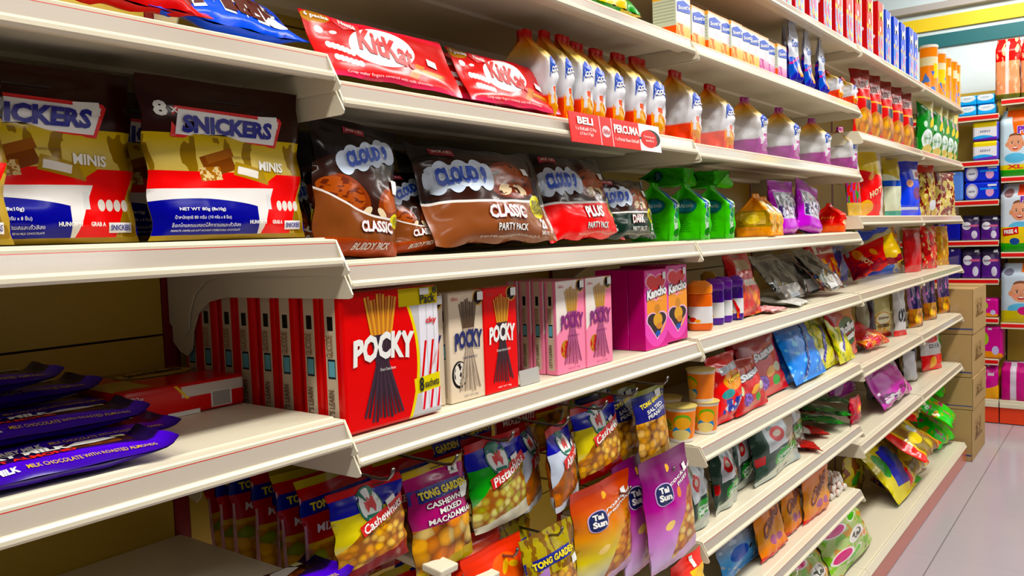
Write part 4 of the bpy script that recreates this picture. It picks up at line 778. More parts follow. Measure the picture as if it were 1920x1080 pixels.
# green and yellow bag on the high shelf of the wafer bay
zh = 1.536+.0045
d = Design('green_yellow_print', '#2f8f35', rough=.25, coat=.2); d.mix(d.hp(-1, -.2, .55), '#d9c23a'); d.mix(d.ell(.6, .35, .12, .2), '#7a3a1c'); d.mix(d.ell(.82, .45, .12, .12), '#d6324a'); d.mix(d.noise(5, .62), '#e4e6da')
flatbag('snack_bag', 'green and yellow snack bag lying on the high shelf next to the oat cartons', 'snack bag', .14, .10, .035, d.mat, 'flow', 74, Vector((-.015, ycol(1180, -.015, zh), zh)), 1.05)
# tall cartons and canisters on the highest shelves
zm, zm4 = 1.715+.0045, 1.719+.0045
def tallbox(nm, bg, c2, mark, w, h, dd):
    d = Design(nm, bg, rough=.35); d.mix(d.AND(d.hp(0, -1, .45), d.noise(4.5, .48)), '#5aa8dc'); d.mix(d.AND(d.hp(0, -1, .40), d.noise(6, .56, 1, 1, 3)), '#e85a86'); d.mix(d.AND(d.hp(0, -1, .5), d.noise(7, .58, 1, 1, 7)), '#f0c23a'); d.mix(d.box(.86, 1.01, 0, 1), '#e9e4e6'); d.mix(d.ell(.42, .55, .1, .05), '#e6e8f2'); d.mix(d.box(-9, -.001, .0, 1.1), c2); d.mix(d.ell(-.3, .42, .16, .04), '#e6e8f2')
    me, S = carton('carton', w, h, dd, d.mat); r = thing('snack_carton', 'x', 'snack box', group=nm.replace('_', ' ')); obj('carton', me, r); p = Print(S, w, h); p.text('M', .42, .78, .62, .16, mark, 8, .1, .05, out='#c0201c' if mark != WHITE else '#1a2a80', ob=.05, off=.0015); p.build('brand_lettering', r); return r
w, h = .075, .20
rb = tallbox('tall_red_cartons', '#dc3a1e', '#b81a1a', '#f4dc3a', w, h, .06)
row(rb, zm, -.025, [(q, 1) for q in (1537, 1512, 1488, 1462, 1560, 1582, 1601)], w, .06, lambda k: 'tall red carton on the highest shelf, ' + ('fourth before the joint', 'fifth before the joint', 'sixth before the joint', 'mostly above the photo', 'third before the joint', 'second before the joint', 'touching the joint')[k], 0)
w4 = .078
for k, q in enumerate((1616, 1637, 1657)): o = dup(rb, 'tall red carton, %s past the joint of the highest shelf' % ORD[k]); o.location = (-.055, ycol(q, -.025, zm4+.08)-w/2, zm4)
bb = tallbox('tall_blue_cartons', '#1f55c8', '#1a46b4', WHITE, w, h*.98, .06)
row(bb, zm4, -.025, [(q, 1) for q in (1673, 1688, 1701, 1712, 1722)], w, .06, lambda k: 'tall blue carton, %s of five after the red cartons' % ORD[k], 0)
d = Design('orange_canister_print', '#f09a1c', rough=.3); d.mix(d.box(-1, 2, .62, .80), '#e9e2c4'); d.mix(d.box(-.2, .25, .36, .66), '#e8d21e'); d.mix(d.AND(d.hp(0, -1, .5), d.noise(5, .55)), '#5a7ac0'); d.mix(d.box(.42, .50, 0, 1), '#f4b46a')
R_ = .037; hc_ = zrow(72, -.03, ycol(1742, -.03, zm4))-zm4; me = lathe('canister', [(R_, 0), (R_, .004), (R_*.97, .006), (R_*.97, hc_-.012), (R_, hc_-.010)], d.mat, 28); can = thing('crisp_canister', 'x', 'crisp canister', group='orange crisp canisters'); obj('canister', me, can); obj('lid', lathe('lid', [(R_*1.02, hc_-.012), (R_*1.03, hc_-.002), (R_*.97, hc_), (R_*.9, hc_-.003)], mat('#e7e3da', .35), 28), can)
row(can, zm4, -.02, [(q, 1) for q in (1764, 1779, 1789, 1797, 1804)], R_*2, R_*2, lambda k: 'orange crisp canister, %s of five on the end shelf' % ORD[k], 1.5)
# ================================================================ red noodle bags and green round-window bags
zr = 1.4565+.0045
d = Design('red_noodle_print', '#c4202a', rough=.25, coat=.2); d.mix(d.hp(0, 1, -.86), '#8f1520'); d.mix(d.box(.1, .9, .70, .84), '#e6d4d4'); d.mix(d.AND(d.box(.1, .9, .71, .83), d.noise(9, .5)), '#c4202a'); d.mix(d.box(-1, 2, .56, .585), '#dcae62'); d.mix(d.box(.55, 1.1, .40, .55), '#2c2430'); d.mix(d.ell(.5, .22, .46, .21), '#b87a3c'); d.bits(d.ell(.5, .21, .42, .17), 6, ('#dba642', '#e8bc5a', '#c8862c'), 1, 1.3, '#7a4a1a', .6)
def snack(nm, lab, cat, dz, px, yt, X, zz, t, kind, seed, group=None, lean=.06, roll=0, yaw=0, wr=.004, pr=None):
    w, h, L = spot(px[0], px[1], yt, X, zz)
    if L.y > 2.62: # far bays: bags stand a little turned towards the aisle's near end, like shingles
        yaw = yaw or -.34; yr = ycol(px[1], X-.006, zz+.05); lo, hi = .03, .4
        for _ in range(30):
            w = (lo+hi)/2; lo, hi = (w, hi) if pcol(X-.006+math.sin(yaw)*w, yr-math.cos(yaw)*w, zz+.05) > px[0] else (lo, w)
        t = min(t, w*.32, .04); L = Vector((X-.006+math.sin(yaw)*w/2, yr-math.cos(yaw)*w/2, zz))
    me, S = pouch('bag', w, h, t, dz.mat, kind, seed, wr, nu=16, nv=22); P, R = pose(L, t, lean, roll, yaw); r = thing(nm, lab, cat, P, R, group); obj('bag', me, r)
    if pr: pr(Print(S, w, h), r)
    else: Print(S, w, h).rect(.30, .70, .965, .985, '#8a8278', .001).build('top_seal', r)
    return r
nd = snack('noodle_bag', 'red noodle bag, first of five beside the orange pouches', 'noodle bag', d, (1610, 1645), 106, -.012, zr, .05, 'pillow', 75, 'red noodle bags', pr=lambda p, r: p.text('KY', .55, .77, .5, .08, '#e9dcdc', 6, .1, .04, out='#8f1520', ob=.05).build('brand_lettering', r))
for k, pr in enumerate((1665, 1685, 1704, 1722)): o = dup(nd, 'red noodle bag, %s of five beside the orange pouches' % ORD[k+1]); o.location.y += ycol(pr, -.018, zr+.05)-ycol(1645, -.018, zr+.05)
gd = Design('green_window_print', '#0e7a38', rough=.2, coat=.2); gd.mix(gd.hp(.25, 1, -.98), '#c9bf8a'); gd.mix(gd.ell(.45, .30, .30, .17), '#e4ecec'); gd.mix(gd.AND(gd.ell(.45, .30, .22, .11), gd.noise(6, .5)), '#b8c8b4'); gd.mix(gd.ell(.58, .10, .3, .09), '#d8c48a'); gd.mix(gd.ell(.30, .56, .10, .06), '#c9e4d0'); gd.mix(gd.ell(.75, .6, .16, .07, 30), '#e8c82a'); gd.mix(gd.ell(.80, .74, .14, .07), '#c4a6b4')
gb = snack('snack_bag', 'green snack bag with white round mark, first of five on the end shelf', 'snack bag', gd, (1727, 1757), 178, -.004, zr, .05, 'pillow', 76, 'green round-mark bags', lean=-.02, pr=lambda p, r: p.squig(.45, .30, .32, .05, '#3a8a5a', 5).build('round_lettering', r))
for k, pr in enumerate((1774, 1786, 1796, 1805)): o = dup(gb, 'green snack bag with white round mark, %s of five on the end shelf' % ORD[k+1]); o.location.y += ycol(pr, -.01, zr+.05)-ycol(1757, -.01, zr+.05); o.rotation_euler.z += (-.02, .03, .0, -.03)[k]
# ================================================================ snack bags over the clear guard
z4 = 1.199+.0045
def two(nm, top, low, fn=None):
    d = Design(nm, low, rough=.24, coat=.2); d.mix(d.hp(.12, 1, -.72), top)
    if fn: fn(d)
    return d
L_ = lambda t, u, v, W, H, c, rot=0, out=None: (lambda p, r: p.text(t, u, v, W, H, c, rot, .1, .04, out=out, off=.0018).build('brand_lettering', r))
snack('snack_bag', 'white and red snack bag edge beside the shelf joint', 'snack bag', two('white_red_print', '#e6dfda', '#d23a22', lambda d: (d.mix(d.AND(d.hp(0, -1, .62), d.noise(6, .5)), '#8a4a8a'), d.mix(d.AND(d.hp(0, -1, .5), d.noise(6, .56, 1, 1, 3)), '#4a8a3c'), d.mix(d.hp(0, -1, .18), '#d8b878'))), (1596, 1622), 268, -.015, z4, .04, 'pillow', 77, pr=L_('R', .6, .84, .4, .10, '#c02020'))
snack('snack_bag', 'red snack bag with yellow top on the guarded shelf', 'snack bag', two('yellow_red_print', '#e8cf1e', '#d9260f', lambda d: (d.mix(d.ell(.45, .62, .16, .05, 20), '#e8a03a'), d.mix(d.ell(.25, .12, .25, .12), '#e0b040'), d.mix(d.hp(1, 0, -.82), '#d4c8c0'))), (1620, 1668), 264, -.015, z4, .055, 'pillow', 78, pr=L_('HOT', .55, .36, .5, .10, '#f0d8b8', 20))
snack('snack_bag', 'pale yellow-topped bag edge beside the blue snack bag', 'snack bag', two('yellow_blue_print', '#b9a41c', '#d6d9c4', lambda d: (d.mix(d.box(-1, 2, .5, .6), '#2a50b0'), d.mix(d.hp(0, -1, .08), '#2a8a7a'))), (1668, 1700), 288, -.03, z4, .05, 'pillow', 79)
snack('snack_bag', 'bright blue snack bag with white corner on the guarded shelf', 'snack bag', two('blue_snack_print', '#1634b8', '#1a48d8', lambda d: (d.mix(d.ell(.42, .58, .14, .07), '#e8b49a'), d.mix(d.box(.62, 1.1, .66, .84), '#e6dee2'), d.mix(d.ell(.75, .4, .2, .12), '#6a2a6a'), d.mix(d.box(.1, .9, .10, .15), '#d8dcec'))), (1692, 1736), 280, -.015, z4, .055, 'pillow', 80, pr=L_('R', .82, .75, .2, .09, '#c03050'))
cb = Design('brown_mixed_print', '#b59a62', rough=.25, coat=.2); cb.mix(cb.noise(5, .52), '#6a2420'); cb.mix(cb.noise(7, .58, 1, 1, 4), '#e0d49a'); cb.mix(cb.hp(0, 1, -.84), '#b8462a'); cb.mix(cb.ell(.7, .2, .25, .10), '#dcdce4')
snack('snack_bag', 'brown and cream snack bag with red top on the end shelf', 'snack bag', cb, (1734, 1764), 296, -.015, z4, .05, 'pillow', 81)
cb2 = Design('maroon_mixed_print', '#d0bf86', rough=.25, coat=.2); cb2.mix(cb2.noise(5, .5, 1, 1, 2), '#7a1420'); cb2.mix(cb2.hp(0, 1, -.80), '#6a1018'); cb2.mix(cb2.noise(8, .6, 1, 1, 5), '#e6dac0')
snack('snack_bag', 'maroon and cream snack bag at the very end of the shelf', 'snack bag', cb2, (1760, 1800), 318, -.015, z4, .05, 'pillow', 82)
# clear guards along the shelf fronts
GUARD = clear('clear_guard', .03, .06, '#e8d8d0', .022)
def guard(lab, b, z, h, a0=0, a1=1):
    y0, y1 = J[b]+(J[b+1]-J[b])*a0+.012, J[b]+(J[b+1]-J[b])*a1-.012; o = obj('shelf_guard', boxes('shelf_guard', [(-.0012, .0012, 0, y1-y0, 0, h)], GUARD)); o.location = (-.009, y0, z+.0035); return tag(o, lab, 'shelf guard', 'clear shelf guards')
guard('clear guard before the purple oat pouches', 2, 1.341, .05); guard('clear guard before the red noodle bags', 3, 1.4565, .045); guard('clear guard before the yellow-topped snack bags', 3, 1.199, .038); guard('clear guard before the maroon end bags', 4, 1.199, .038)
guard('clear guard before the blue and silver bags', 3, .962, .045); guard('clear guard before the red end bags', 4, .962, .045); guard('clear guard before the cream corn bag', 3, .728, .045); guard('clear guard before the purple end pouches', 4, .728, .045); guard('clear guard before the white and orange end bag', 4, .487, .045)
# ================================================================ sweet pouches on the middle shelf
zb3 = 1.150+.0045
def foot(px, py, z): return at(px, py, Z=z)
def pouchy(nm, low, w, t, h, seed, fn, top=.66):
    d = Design(nm, low, rough=.22, coat=.2, spec=.4); fn(d); me, S = gusset('pouch', w, h, t, d.mat, seed, .004, top=top, lip=.04); return me, S
def gf(d):
    d.mix(d.box(.2, .8, .06, .9), '#7cae7a'); d.mix(d.ell(.5, .72, .42, .12, 20), '#1f5a9a'); d.mix(d.AND(d.box(.22, .78, .06, .62), d.noise(7, .5)), '#cfe0d0'); d.mix(d.ell(.5, .46, .26, .09), '#2a7a5a'); d.mix(d.ell(.5, .14, .3, .08), '#3a7a2a')
wg, tg, hg = .042, .088, .118
me, S = pouchy('lime_pouch_print', '#68c414', wg, tg, hg, 91, gf); gp_ = thing('sweet_pouch', 'x', 'sweet pouch', group='lime green sweet pouches'); obj('pouch', me, gp_)
p = Print(S.left, tg, hg); p.ell(.55, .60, .30, .13, '#1a6a6a', .0012); p.ell(.55, .60, .25, .10, '#2a86a0', .0016); p.text('Ricola', .55, .61, .42, .07, '#dfe9ec', 0, .2, .01, off=.0024); p.build('side_badge', gp_)
q = Print(S.left, tg, hg); [q.rect(.2, .2+.5-.05*(i % 2), .36-.035*i, .368-.035*i, '#2a7a14', .001) for i in range(7)]; q.build('side_text', gp_); sticker(S, wg, hg, .6, .66, gp_, 0, .012, .02)
row(gp_, zb3, -.025, [(1335, 1), (1381, 1)], wg, tg, lambda k: ('lime green sweet pouch in the middle with its blue oval side badge in view', 'lime green sweet pouch next to the yellow bags')[k], .04)
o = dup(gp_, 'lime green sweet pouch next to the dark green chocolate bag'); o.location = (-.10, ycol(1262, -.06, zb3), zb3); o.rotation_euler.z += .05
for k, (px, X) in enumerate(((1262, -.13), (1325, -.12))):
    o = dup(gp_, 'lime green sweet pouch lying on top of the standing ones, %s the wafer bay' % ('toward' if k == 0 else 'away from'), rot=(-PI/2, 0, PI/2+.1-.3*k)); o.location = (X+.04, ycol(px, X, zb3+.13), zb3+hg+.018); o.scale = (1.6, .42, .9)
me, S = pouchy('yellow_pouch_print', '#e8a014', .05, .085, .098, 92, lambda d: (d.mix(d.box(-9, -.0, .22, .60), '#a88a1c'), d.mix(d.ell(-.9, .42, .5, .16), '#d8b41c'), d.mix(d.box(.2, .85, .1, .8), '#d8c08a'), d.mix(d.AND(d.box(.2, .85, .1, .7), d.noise(7, .5)), '#e0a838'), d.mix(d.ell(.5, .75, .3, .08), '#e4d6b0')), .5); yp = thing('sweet_pouch', 'x', 'sweet pouch', group='yellow sweet pouches'); obj('pouch', me, yp); Print(S.left, .085, .098).rect(.14, .86, .28, .56, '#c8a81e', .001).ell(.5, .40, .22, .11, '#e3cb38', .0016).squig(.5, .17, .5, .05, '#b8860c', 8).build('side_window', yp); sticker(S, .05, .098, .6, .66, yp, 0, .014, .016)
row(yp, zb3, -.02, [(1450, 1.05), (1476, 1)], .05, .085, lambda k: ('yellow sweet pouch overhanging the shelf edge beside the lime pouches', 'yellow sweet pouch next to the purple tied bags')[k], .08); yp.location.x += .012
d = Design('purple_sweet_print', '#b424c0', rough=.2, coat=.3); d.mix(d.box(.1, .9, .28, .78), '#b8b4c8'); d.mix(d.AND(d.box(.12, .88, .3, .76), d.noise(9, .5)), '#3a2a5a'); d.mix(d.box(.3, .7, .3, .74), '#d6d2e0'); d.mix(d.AND(d.box(.3, .7, .32, .7), d.noise(12, .52)), '#2a1a3a')
pt = snack('sweet_pouch', 'purple sweet bag tied at the top, next to the yellow pouches', 'sweet pouch', d, (1474, 1516), 338, -.02, zb3, .055, 'stand', 93, 'purple sweet bags')
me, S = pouch('tied_top', .05, .035, .02, mat('#a020b0', .25), 'flow', 94, .004); o = obj('tied_top', me, pt); o.location = (0, 0, .072); o.rotation_euler = (0, .4, 0)
o = dup(pt, 'purple sweet bag leaning against the orange pouch'); o.location.y = ycol(1533, -.02, zb3+.04); o.rotation_euler.y = .16
d = Design('orange_sweet_print', '#e85a12', rough=.22, coat=.2); d.mix(d.hp(0, -1, .22), '#f07a1c'); d.mix(d.box(-9, -.05, .3, .7), '#d84a0c'); d.mix(d.ell(.5, .3, .4, .12), '#e0c0a0'); d.mix(d.box(.1, .9, .55, .75), '#d8542a')
me, S = gusset('pouch', .035, .088, .085, d.mat, 95, .004, top=.6); r = thing('sweet_pouch', 'orange sweet pouch at the end of the middle shelf', 'sweet pouch', (-.07, ycol(1580, -.03, zb3+.04), zb3), (0, 0, PI/2)); obj('pouch', me, r); Print(S.left, .085, .088).squig(.5, .5, .5, .10, '#f0a060', 5).build('side_text', r)
o = dup(r, 'red-orange sweet pouch in shade behind the end orange pouch'); o.location += Vector((-.12, .0, 0))
# ================================================================ jelly jars and flat packs
zj = .961+.0045
def jar(lab, px, py, pw, yt, cap, jelly, seed=0, first=None):
    a = foot(px, py, zj); R = pw/2*(a-CAM).dot(FW)/F; h = zrow(yt, a.x, a.y)-zj; a = a+Vector(((a-CAM).x, (a-CAM).y, 0)).normalized()*R*.95; r = thing('jelly_jar', lab, 'jelly jar', (a.x, a.y, zj), (0, 0, .5), 'jelly jars')
    d = Design('jar_print_'+cap.strip('#'), jelly, rough=.2, coat=.4); d.mix(d.box(-2, 2, .20, .66), '#e8e8ea'); d.mix(d.AND(d.m('GREATER_THAN', d.m('FRACT', d.m('MULTIPLY', d.v, 22)), .62), d.AND(d.box(-.62, -.2, .30, .60), d.noise(22, .46, 1, .2))), '#6a6a74')
    for u, v, k in ((.05, .50, 1), (.18, .36, .8), (-.02, .27, .7), (-.75, .5, 1), (-.8, .3, .8)): d.mix(d.ell(u, v, .07*k, .07*k, 30), '#3a8a3a')
    d.mix(d.ell(.30, .30, .09, .07), '#c8502a'); d.mix(d.ell(.42, .26, .07, .05), '#e8a83a')
    b = h*.74; obj('jar', lathe('jar', [(R*.9, 0), (R*.96, .003), (R, .006), (R, b*.34), (R*.98, b*.97), (R*.9, b)], d.mat, 32, sq=3.2), r)
    c = obj('cap', lathe('cap', [(R*.93, b), (R*1.0, b+.002), (R*1.01, h*.90), (R*.95, h*.93), (R*.62, h*.985), (R*.55, h), (R*.3, h)], mat(cap, .3), 32, sq=3.2), r)
    return r
jar('orange-capped jelly jar with text label beside the heart boxes', 1313, 620, 47, 528, '#ee9a10', '#dc7a10')
jar('purple-capped jelly jar next to the big orange jar', 1338, 609, 40, 524, '#6a2a9a', '#4a1a86')
jar('narrow purple-capped jelly jar between the two wider purple ones', 1354, 605, 38, 520, '#7434a4', '#521f8c')
jar('purple-capped jelly jar next to the yellow one', 1375, 600, 38, 517, '#5f2690', '#45187e')
jar('yellow-capped jelly jar with fruit label', 1396, 593, 36, 515, '#e4c010', '#b8a030')
jar('yellow-capped jelly jar hidden in shade behind the purple ones', 1330, 587, 30, 510, '#c8a414', '#a8902c')
jar('orange-capped jelly jar half hidden behind the heart boxes', 1293, 617, 30, 540, '#e8920e', '#d8740e')
def leaner(nm, lab, cat, dz, bl, br, tl, X, z, t, kind, seed, group=None, wr=.005, yaw=0, pr=None, part='bag'):
    w, h, L, a = leanfit(bl, br, tl, X, z); a = min(max(a, -.2), 1.25); me, S = pouch(part, w, h, t, dz.mat, kind, seed, wr, nu=18, nv=24); P, R = pose(L, t, a, 0, yaw); r = thing(nm, lab, cat, P, R, group); obj(part, me, r)
    if pr: pr(Print(S, w, h), r)
    else: Print(S, w, h).rect(.35, .65, .955, .98, '#8a8278', .0012).build('top_seal', r)
    return r
jd = Design('orange_jelly_print', '#d84a18', rough=.22, coat=.2); jd.mix(jd.hp(0, 1, -.55), '#b8401a'); jd.bits(jd.hp(0, -1, .48), 7, ('#f07a28', '#d8341a', '#e8a03a', '#c82a18'), 1, 1, '#a82a10', .6); jd.mix(jd.box(.3, .95, .46, .56), '#d8cfc4'); jd.mix(jd.box(.2, .7, .72, .9), '#b8a890')
leaner('jelly_bag', 'orange jelly bag leaning behind the yellow-capped jar', 'jelly bag', jd, (1398, 588), (1442, 582), (1368, 482), -.03, zj, .04, 'pillow', 101)
sd = Design('black_silver_print', '#3a3836', rough=.15, metal=.3, coat=.3); sd.mix(sd.AND(sd.noise(4, .5, 1, .4), sd.hp(0, 1, -.2)), '#8a8a86'); sd.mix(sd.hp(0, 1, -.85), '#a09a90'); sd.mix(sd.box(.2, .9, .05, .3), '#c2c0c4')
for k, (bl, br, tl, X, lab) in enumerate((((1480, 566), (1530, 560), (1412, 486), -.05, 'black and silver foil pack nearest the orange jelly bag'), ((1530, 562), (1566, 556), (1462, 482), -.045, 'black and silver foil pack in the middle of three'), ((1560, 558), (1592, 550), (1486, 474), -.03, 'black and silver foil pack with white foot beside the tilted bag'))): leaner('foil_pack', lab, 'foil pack', sd, bl, br, tl, X, zj+.006+.004*k, .016, 'pillow', 102+k, 'foil packs', wr=.006)
wdz = Design('white_pack_print', '#dcdad4', rough=.2, coat=.3); wdz.mix(wdz.ell(.5, .6, .2, .12), '#a8aa2a'); wdz.mix(wdz.noise(6, .6), '#f4f2ee')
r, S = flatbag('foil_pack', 'white flat pack with green mark lying before the black foil packs', 'foil pack', .15, .12, .014, wdz.mat, 'flow', 106, Vector((-.02, ycol(1512, -.02, zj), zj)), 1.48, .12, group='foil packs')
r, S = flatbag('sweet_bag', 'pale pink flat packet lying at the shelf edge beside the jelly bag', 'sweet bag', .10, .06, .008, Design('pink_flat_print', '#e6b0b0', rough=.25).mat, 'flow', 107, Vector((-.022, ycol(1462, -.02, zj), zj)), 1.5, .0)
pz = Design('red_chip_print', '#a81a1a', rough=.25, coat=.2); pz.mix(pz.box(.12, .95, .62, .86), '#e0d6cc'); pz.mix(pz.AND(pz.hp(0, -1, .52), pz.noise(5, .5)), '#d8a428'); pz.mix(pz.AND(pz.hp(0, -1, .5), pz.noise(6, .58, 1, 1, 2)), '#2a4a9a')
leaner('snack_bag', 'red snack bag with white name panel behind the foil packs', 'snack bag', pz, (1545, 528), (1592, 518), (1515, 452), -.13, zj, .05, 'pillow', 108, pr=L_('Pizzeria', .54, .74, .7, .12, '#a01a1a', 4))
leaner('snack_bag', 'dark blue snack bag in shade behind the tilted red and yellow bag', 'snack bag', two('dark_blue_print', '#16246a', '#1a2e8a'), (1580, 520), (1612, 515), (1566, 452), -.15, zj, .04, 'pillow', 109)
# ================================================================ noodle cups, sweets and mints
zd = .747+.0045
cu = Design('cup_print', '#ee9416', rough=.3, coat=.2); cu.mix(cu.hp(0, -1, .10), '#ece9e4'); cu.mix(cu.hp(0, 1, -.9), '#e9e4dc'); cu.mix(cu.box(-.66, -.52, .2, .8), '#b8b4ac'); cu.mix(cu.AND(cu.box(-.5, -.05, .62, .8), cu.noise(14, .5)), '#a86a1a'); cu.mix(cu.ell(.05, .5, .14, .18, 20), '#c8b428'); cu.mix(cu.AND(cu.ell(.05, .5, .1, .14, 20), cu.noise(11, .5)), '#6a7a1a'); cu.mix(cu.ell(.38, .3, .22, .2), '#4a8ac0'); cu.mix(cu.ell(.36, .22, .22, .16), '#e8d8a0'); cu.mix(cu.ell(.4, .62, .2, .2), '#7ab03a'); cu.mix(cu.ell(.4, .56, .18, .18), '#f0b83a')
def cup(lab, px, py, pw, hpx, z, rz=0):
    a = foot(px, py, z); R = pw/2*(a-CAM).dot(FW)/F; h = zrow(py-hpx, a.x, a.y)-z; a = a+Vector(((a-CAM).x, (a-CAM).y, 0)).normalized()*R*.8; r = thing('noodle_cup', lab, 'noodle cup', (a.x, a.y, z), (0, 0, rz), 'noodle cups')
    obj('cup', lathe('cup', [(R*.80, 0), (R*.82, .002), (R*.98, h*.95), (R*1.03, h*.955), (R*1.03, h*.975)], cu.mat, 32), r); obj('lid', lathe('lid', [(R*1.05, h*.965), (R*1.05, h*.995), (R*1.0, h), (R*.2, h*1.002)], mat('#d8c890', .3), 32), r); return r, h
c1_, hc1 = cup('orange noodle cup with white foot, front of the three stacked cups', 1277, 830, 60, 66, zd, .9)
c2_, hc2 = cup('orange noodle cup supporting the upper cup', 1322, 814, 54, 60, zd, .9)
o = dup(c2_, 'orange noodle cup with rainbow print on top of another cup', c2_.location+Vector((-.004, -.006, hc2*1.004)), (0, 0, -.2))
for k, (dx, dy) in enumerate(((-.085, .0),)): dup(c2_, 'orange noodle cup in shade behind the stacked pair', c2_.location+Vector((dx, dy, 0)))
od_ = Design('orange_mix_print', '#e2501a', rough=.2, coat=.3); od_.mix(od_.hp(0, -1, .14), '#c8201c'); od_.mix(od_.box(.2, .95, .72, .83, 4), '#c8cfd8'); od_.mix(od_.ell(.55, .58, .34, .15), '#e0a020'); od_.mix(od_.ell(.3, .40, .2, .07), '#2a9a9a'); od_.mix(od_.AND(od_.box(.15, .95, .12, .32), od_.noise(6, .45)), '#2a3a9a'); od_.mix(od_.AND(od_.box(.2, .95, .12, .28), od_.noise(8, .56)), '#e0e4ea')
leaner('sweet_bag', 'orange-red mixed sweet bag beside the noodle cups', 'sweet bag', od_, (1362, 800), (1412, 784), (1336, 678), -.015, zd, .04, 'pillow', 111, pr=lambda p, r: p.text('Tropical', .56, .60, .5, .08, '#f4e060', 6, .1, .04, out='#c8401a', ob=.04, off=.002).build('brand_lettering', r))
su = Design('red_chew_print', '#b8141c', rough=.2, coat=.3); su.mix(su.hp(0, 1, -.82), '#9a1018'); su.mix(su.ell(.35, .22, .16, .12), '#5a2a7a'); su.mix(su.AND(su.ell(.35, .22, .15, .11), su.noise(10, .5)), '#8a6ab8'); su.mix(su.ell(.7, .2, .1, .08), '#4a9a2a'); su.mix(su.ell(.62, .36, .14, .07, 20), '#e8b420'); su.mix(su.ell(.82, .4, .1, .08), '#d8dcc4'); su.mix(su.ell(.2, .42, .1, .09), '#c8d0a8')
pr_su = lambda p, r: p.text('Sugus', .56, .66, .66, .17, '#dfe2e6', 6, .1, .06, out='#3a3a40', ob=.06, off=.002).build('brand_lettering', r)
leaner('sweet_bag', 'red chewy sweet bag with bold white name, in full view', 'sweet bag', su, (1432, 762), (1502, 730), (1395, 646), -.018, zd, .038, 'pillow', 112, 'red chewy sweet bags', pr=pr_su)
leaner('sweet_bag', 'red chewy sweet bag half behind the orange mixed bag', 'sweet bag', su, (1392, 776), (1450, 752), (1362, 690), -.014, zd, .03, 'pillow', 113, 'red chewy sweet bags', pr=pr_su)
leaner('sweet_bag', 'dark red sweet bag in shade above the chewy sweet bags', 'sweet bag', su, (1402, 730), (1460, 710), (1360, 632), -.10, zd, .04, 'pillow', 114, 'red chewy sweet bags', pr=pr_su)
mb = Design('blue_mint_print', '#1f8ae0', rough=.18, coat=.3); mb.mix(mb.noise(5, .58), '#8ac8f0'); mb.mix(mb.hp(0, 1, -.85), '#2a6ab8')
pr_m = lambda c, o_: (lambda p, r: p.text('mentos', .52, .50, .66, .13, c, 50, .1, .05, out=o_, ob=.06, off=.002).build('brand_lettering', r))
leaner('mint_bag', 'bright blue mint bag in full view', 'mint bag', mb, (1502, 722), (1560, 704), (1452, 622), -.014, zd, .04, 'pillow', 115, 'mint bags', pr=pr_m('#1a2a7a', '#d8ecf8'))
leaner('mint_bag', 'blue mint bag behind the one in full view', 'mint bag', mb, (1478, 720), (1520, 705), (1434, 628), -.035, zd, .03, 'pillow', 116, 'mint bags')
my = Design('yellow_mint_print', '#d6cf1c', rough=.2, coat=.3); my.mix(my.noise(5, .54), '#8a9a2a'); my.mix(my.ell(.6, .2, .3, .14), '#ece42c'); my.mix(my.ell(.3, .3, .16, .1), '#e8e8d8')
leaner('mint_bag', 'yellow mint bag next to the blue mint bag', 'mint bag', my, (1552, 702), (1590, 690), (1512, 612), -.016, zd, .04, 'pillow', 117, 'mint bags', pr=pr_m('#3a2a9a', '#e8e8f4'))
leaner('mint_bag', 'yellow mint bag touching the red round-mark bag', 'mint bag', my, (1584, 684), (1610, 670), (1548, 598), -.016, zd, .04, 'pillow', 118, 'mint bags', pr=pr_m('#3a2a9a', '#e8e8f4'))
leaner('mint_bag', 'yellow mint bag in shade behind the other yellow ones', 'mint bag', my, (1560, 668), (1600, 655), (1520, 590), -.07, zd, .035, 'pillow', 119, 'mint bags')
rl = Design('red_round_print', '#a8161a', rough=.25, coat=.2); rl.mix(rl.hp(1, 1.2, -1.45), '#c8861c'); rl.mix(rl.ell(.52, .5, .37, .30), '#d84a3a'); rl.mix(rl.ell(.52, .5, .345, .28), '#14583a'); rl.mix(rl.box(.2, .85, .44, .48, 6), '#a8161a'); rl.mix(rl.hp(0, -1, .14), '#c83a1c')
leaner('snack_bag', 'red snack bag with green round mark and white words', 'snack bag', rl, (1566, 668), (1617, 650), (1552, 580), -.045, zd, .05, 'pillow', 120, pr=lambda p, r: p.text('Roller', .52, .58, .62, .15, WHITE, 6, .1, .07, out='#22302a', ob=.04, off=.002).text('Coaster', .53, .41, .62, .14, WHITE, 6, .1, .07, out='#22302a', ob=.04, off=.002).build('brand_lettering', r))
# ================================================================ seaweed packets
ze = .555+.0045
sw = Design('seaweed_print', '#33463a', rough=.14, metal=.35, coat=.3); sw.mix(sw.hp(0, 1, -.9), '#1f6a38'); sw.mix(sw.tri((.22, .42), (1.01, .50), (1.01, .92), (.22, .92)), '#d0d2d4'); sw.mix(sw.noise(4, .64), '#8a948c'); sw.mix(sw.tri((.5, .92), (1.01, .72), (1.01, .92)), '#b8bcc8'); sw.mix(sw.ell(.62, .28, .30, .13, 5), '#1f9a48'); sw.mix(sw.AND(sw.ell(.62, .25, .24, .08), sw.noise(12, .5, 1, 2.5)), '#cfe6d6'); sw.mix(sw.ell(.45, .66, .13, .12), '#c3241c'); sw.mix(sw.ell(.45, .67, .07, .05), '#d9c8b8'); sw.mix(sw.ell(.85, .45, .12, .05), '#8a8a3a'); sw.mix(sw.box(.02, .16, .28, .42), '#b8241c'); sw.mix(sw.hp(.2, -1, .06), '#b9c0bc')
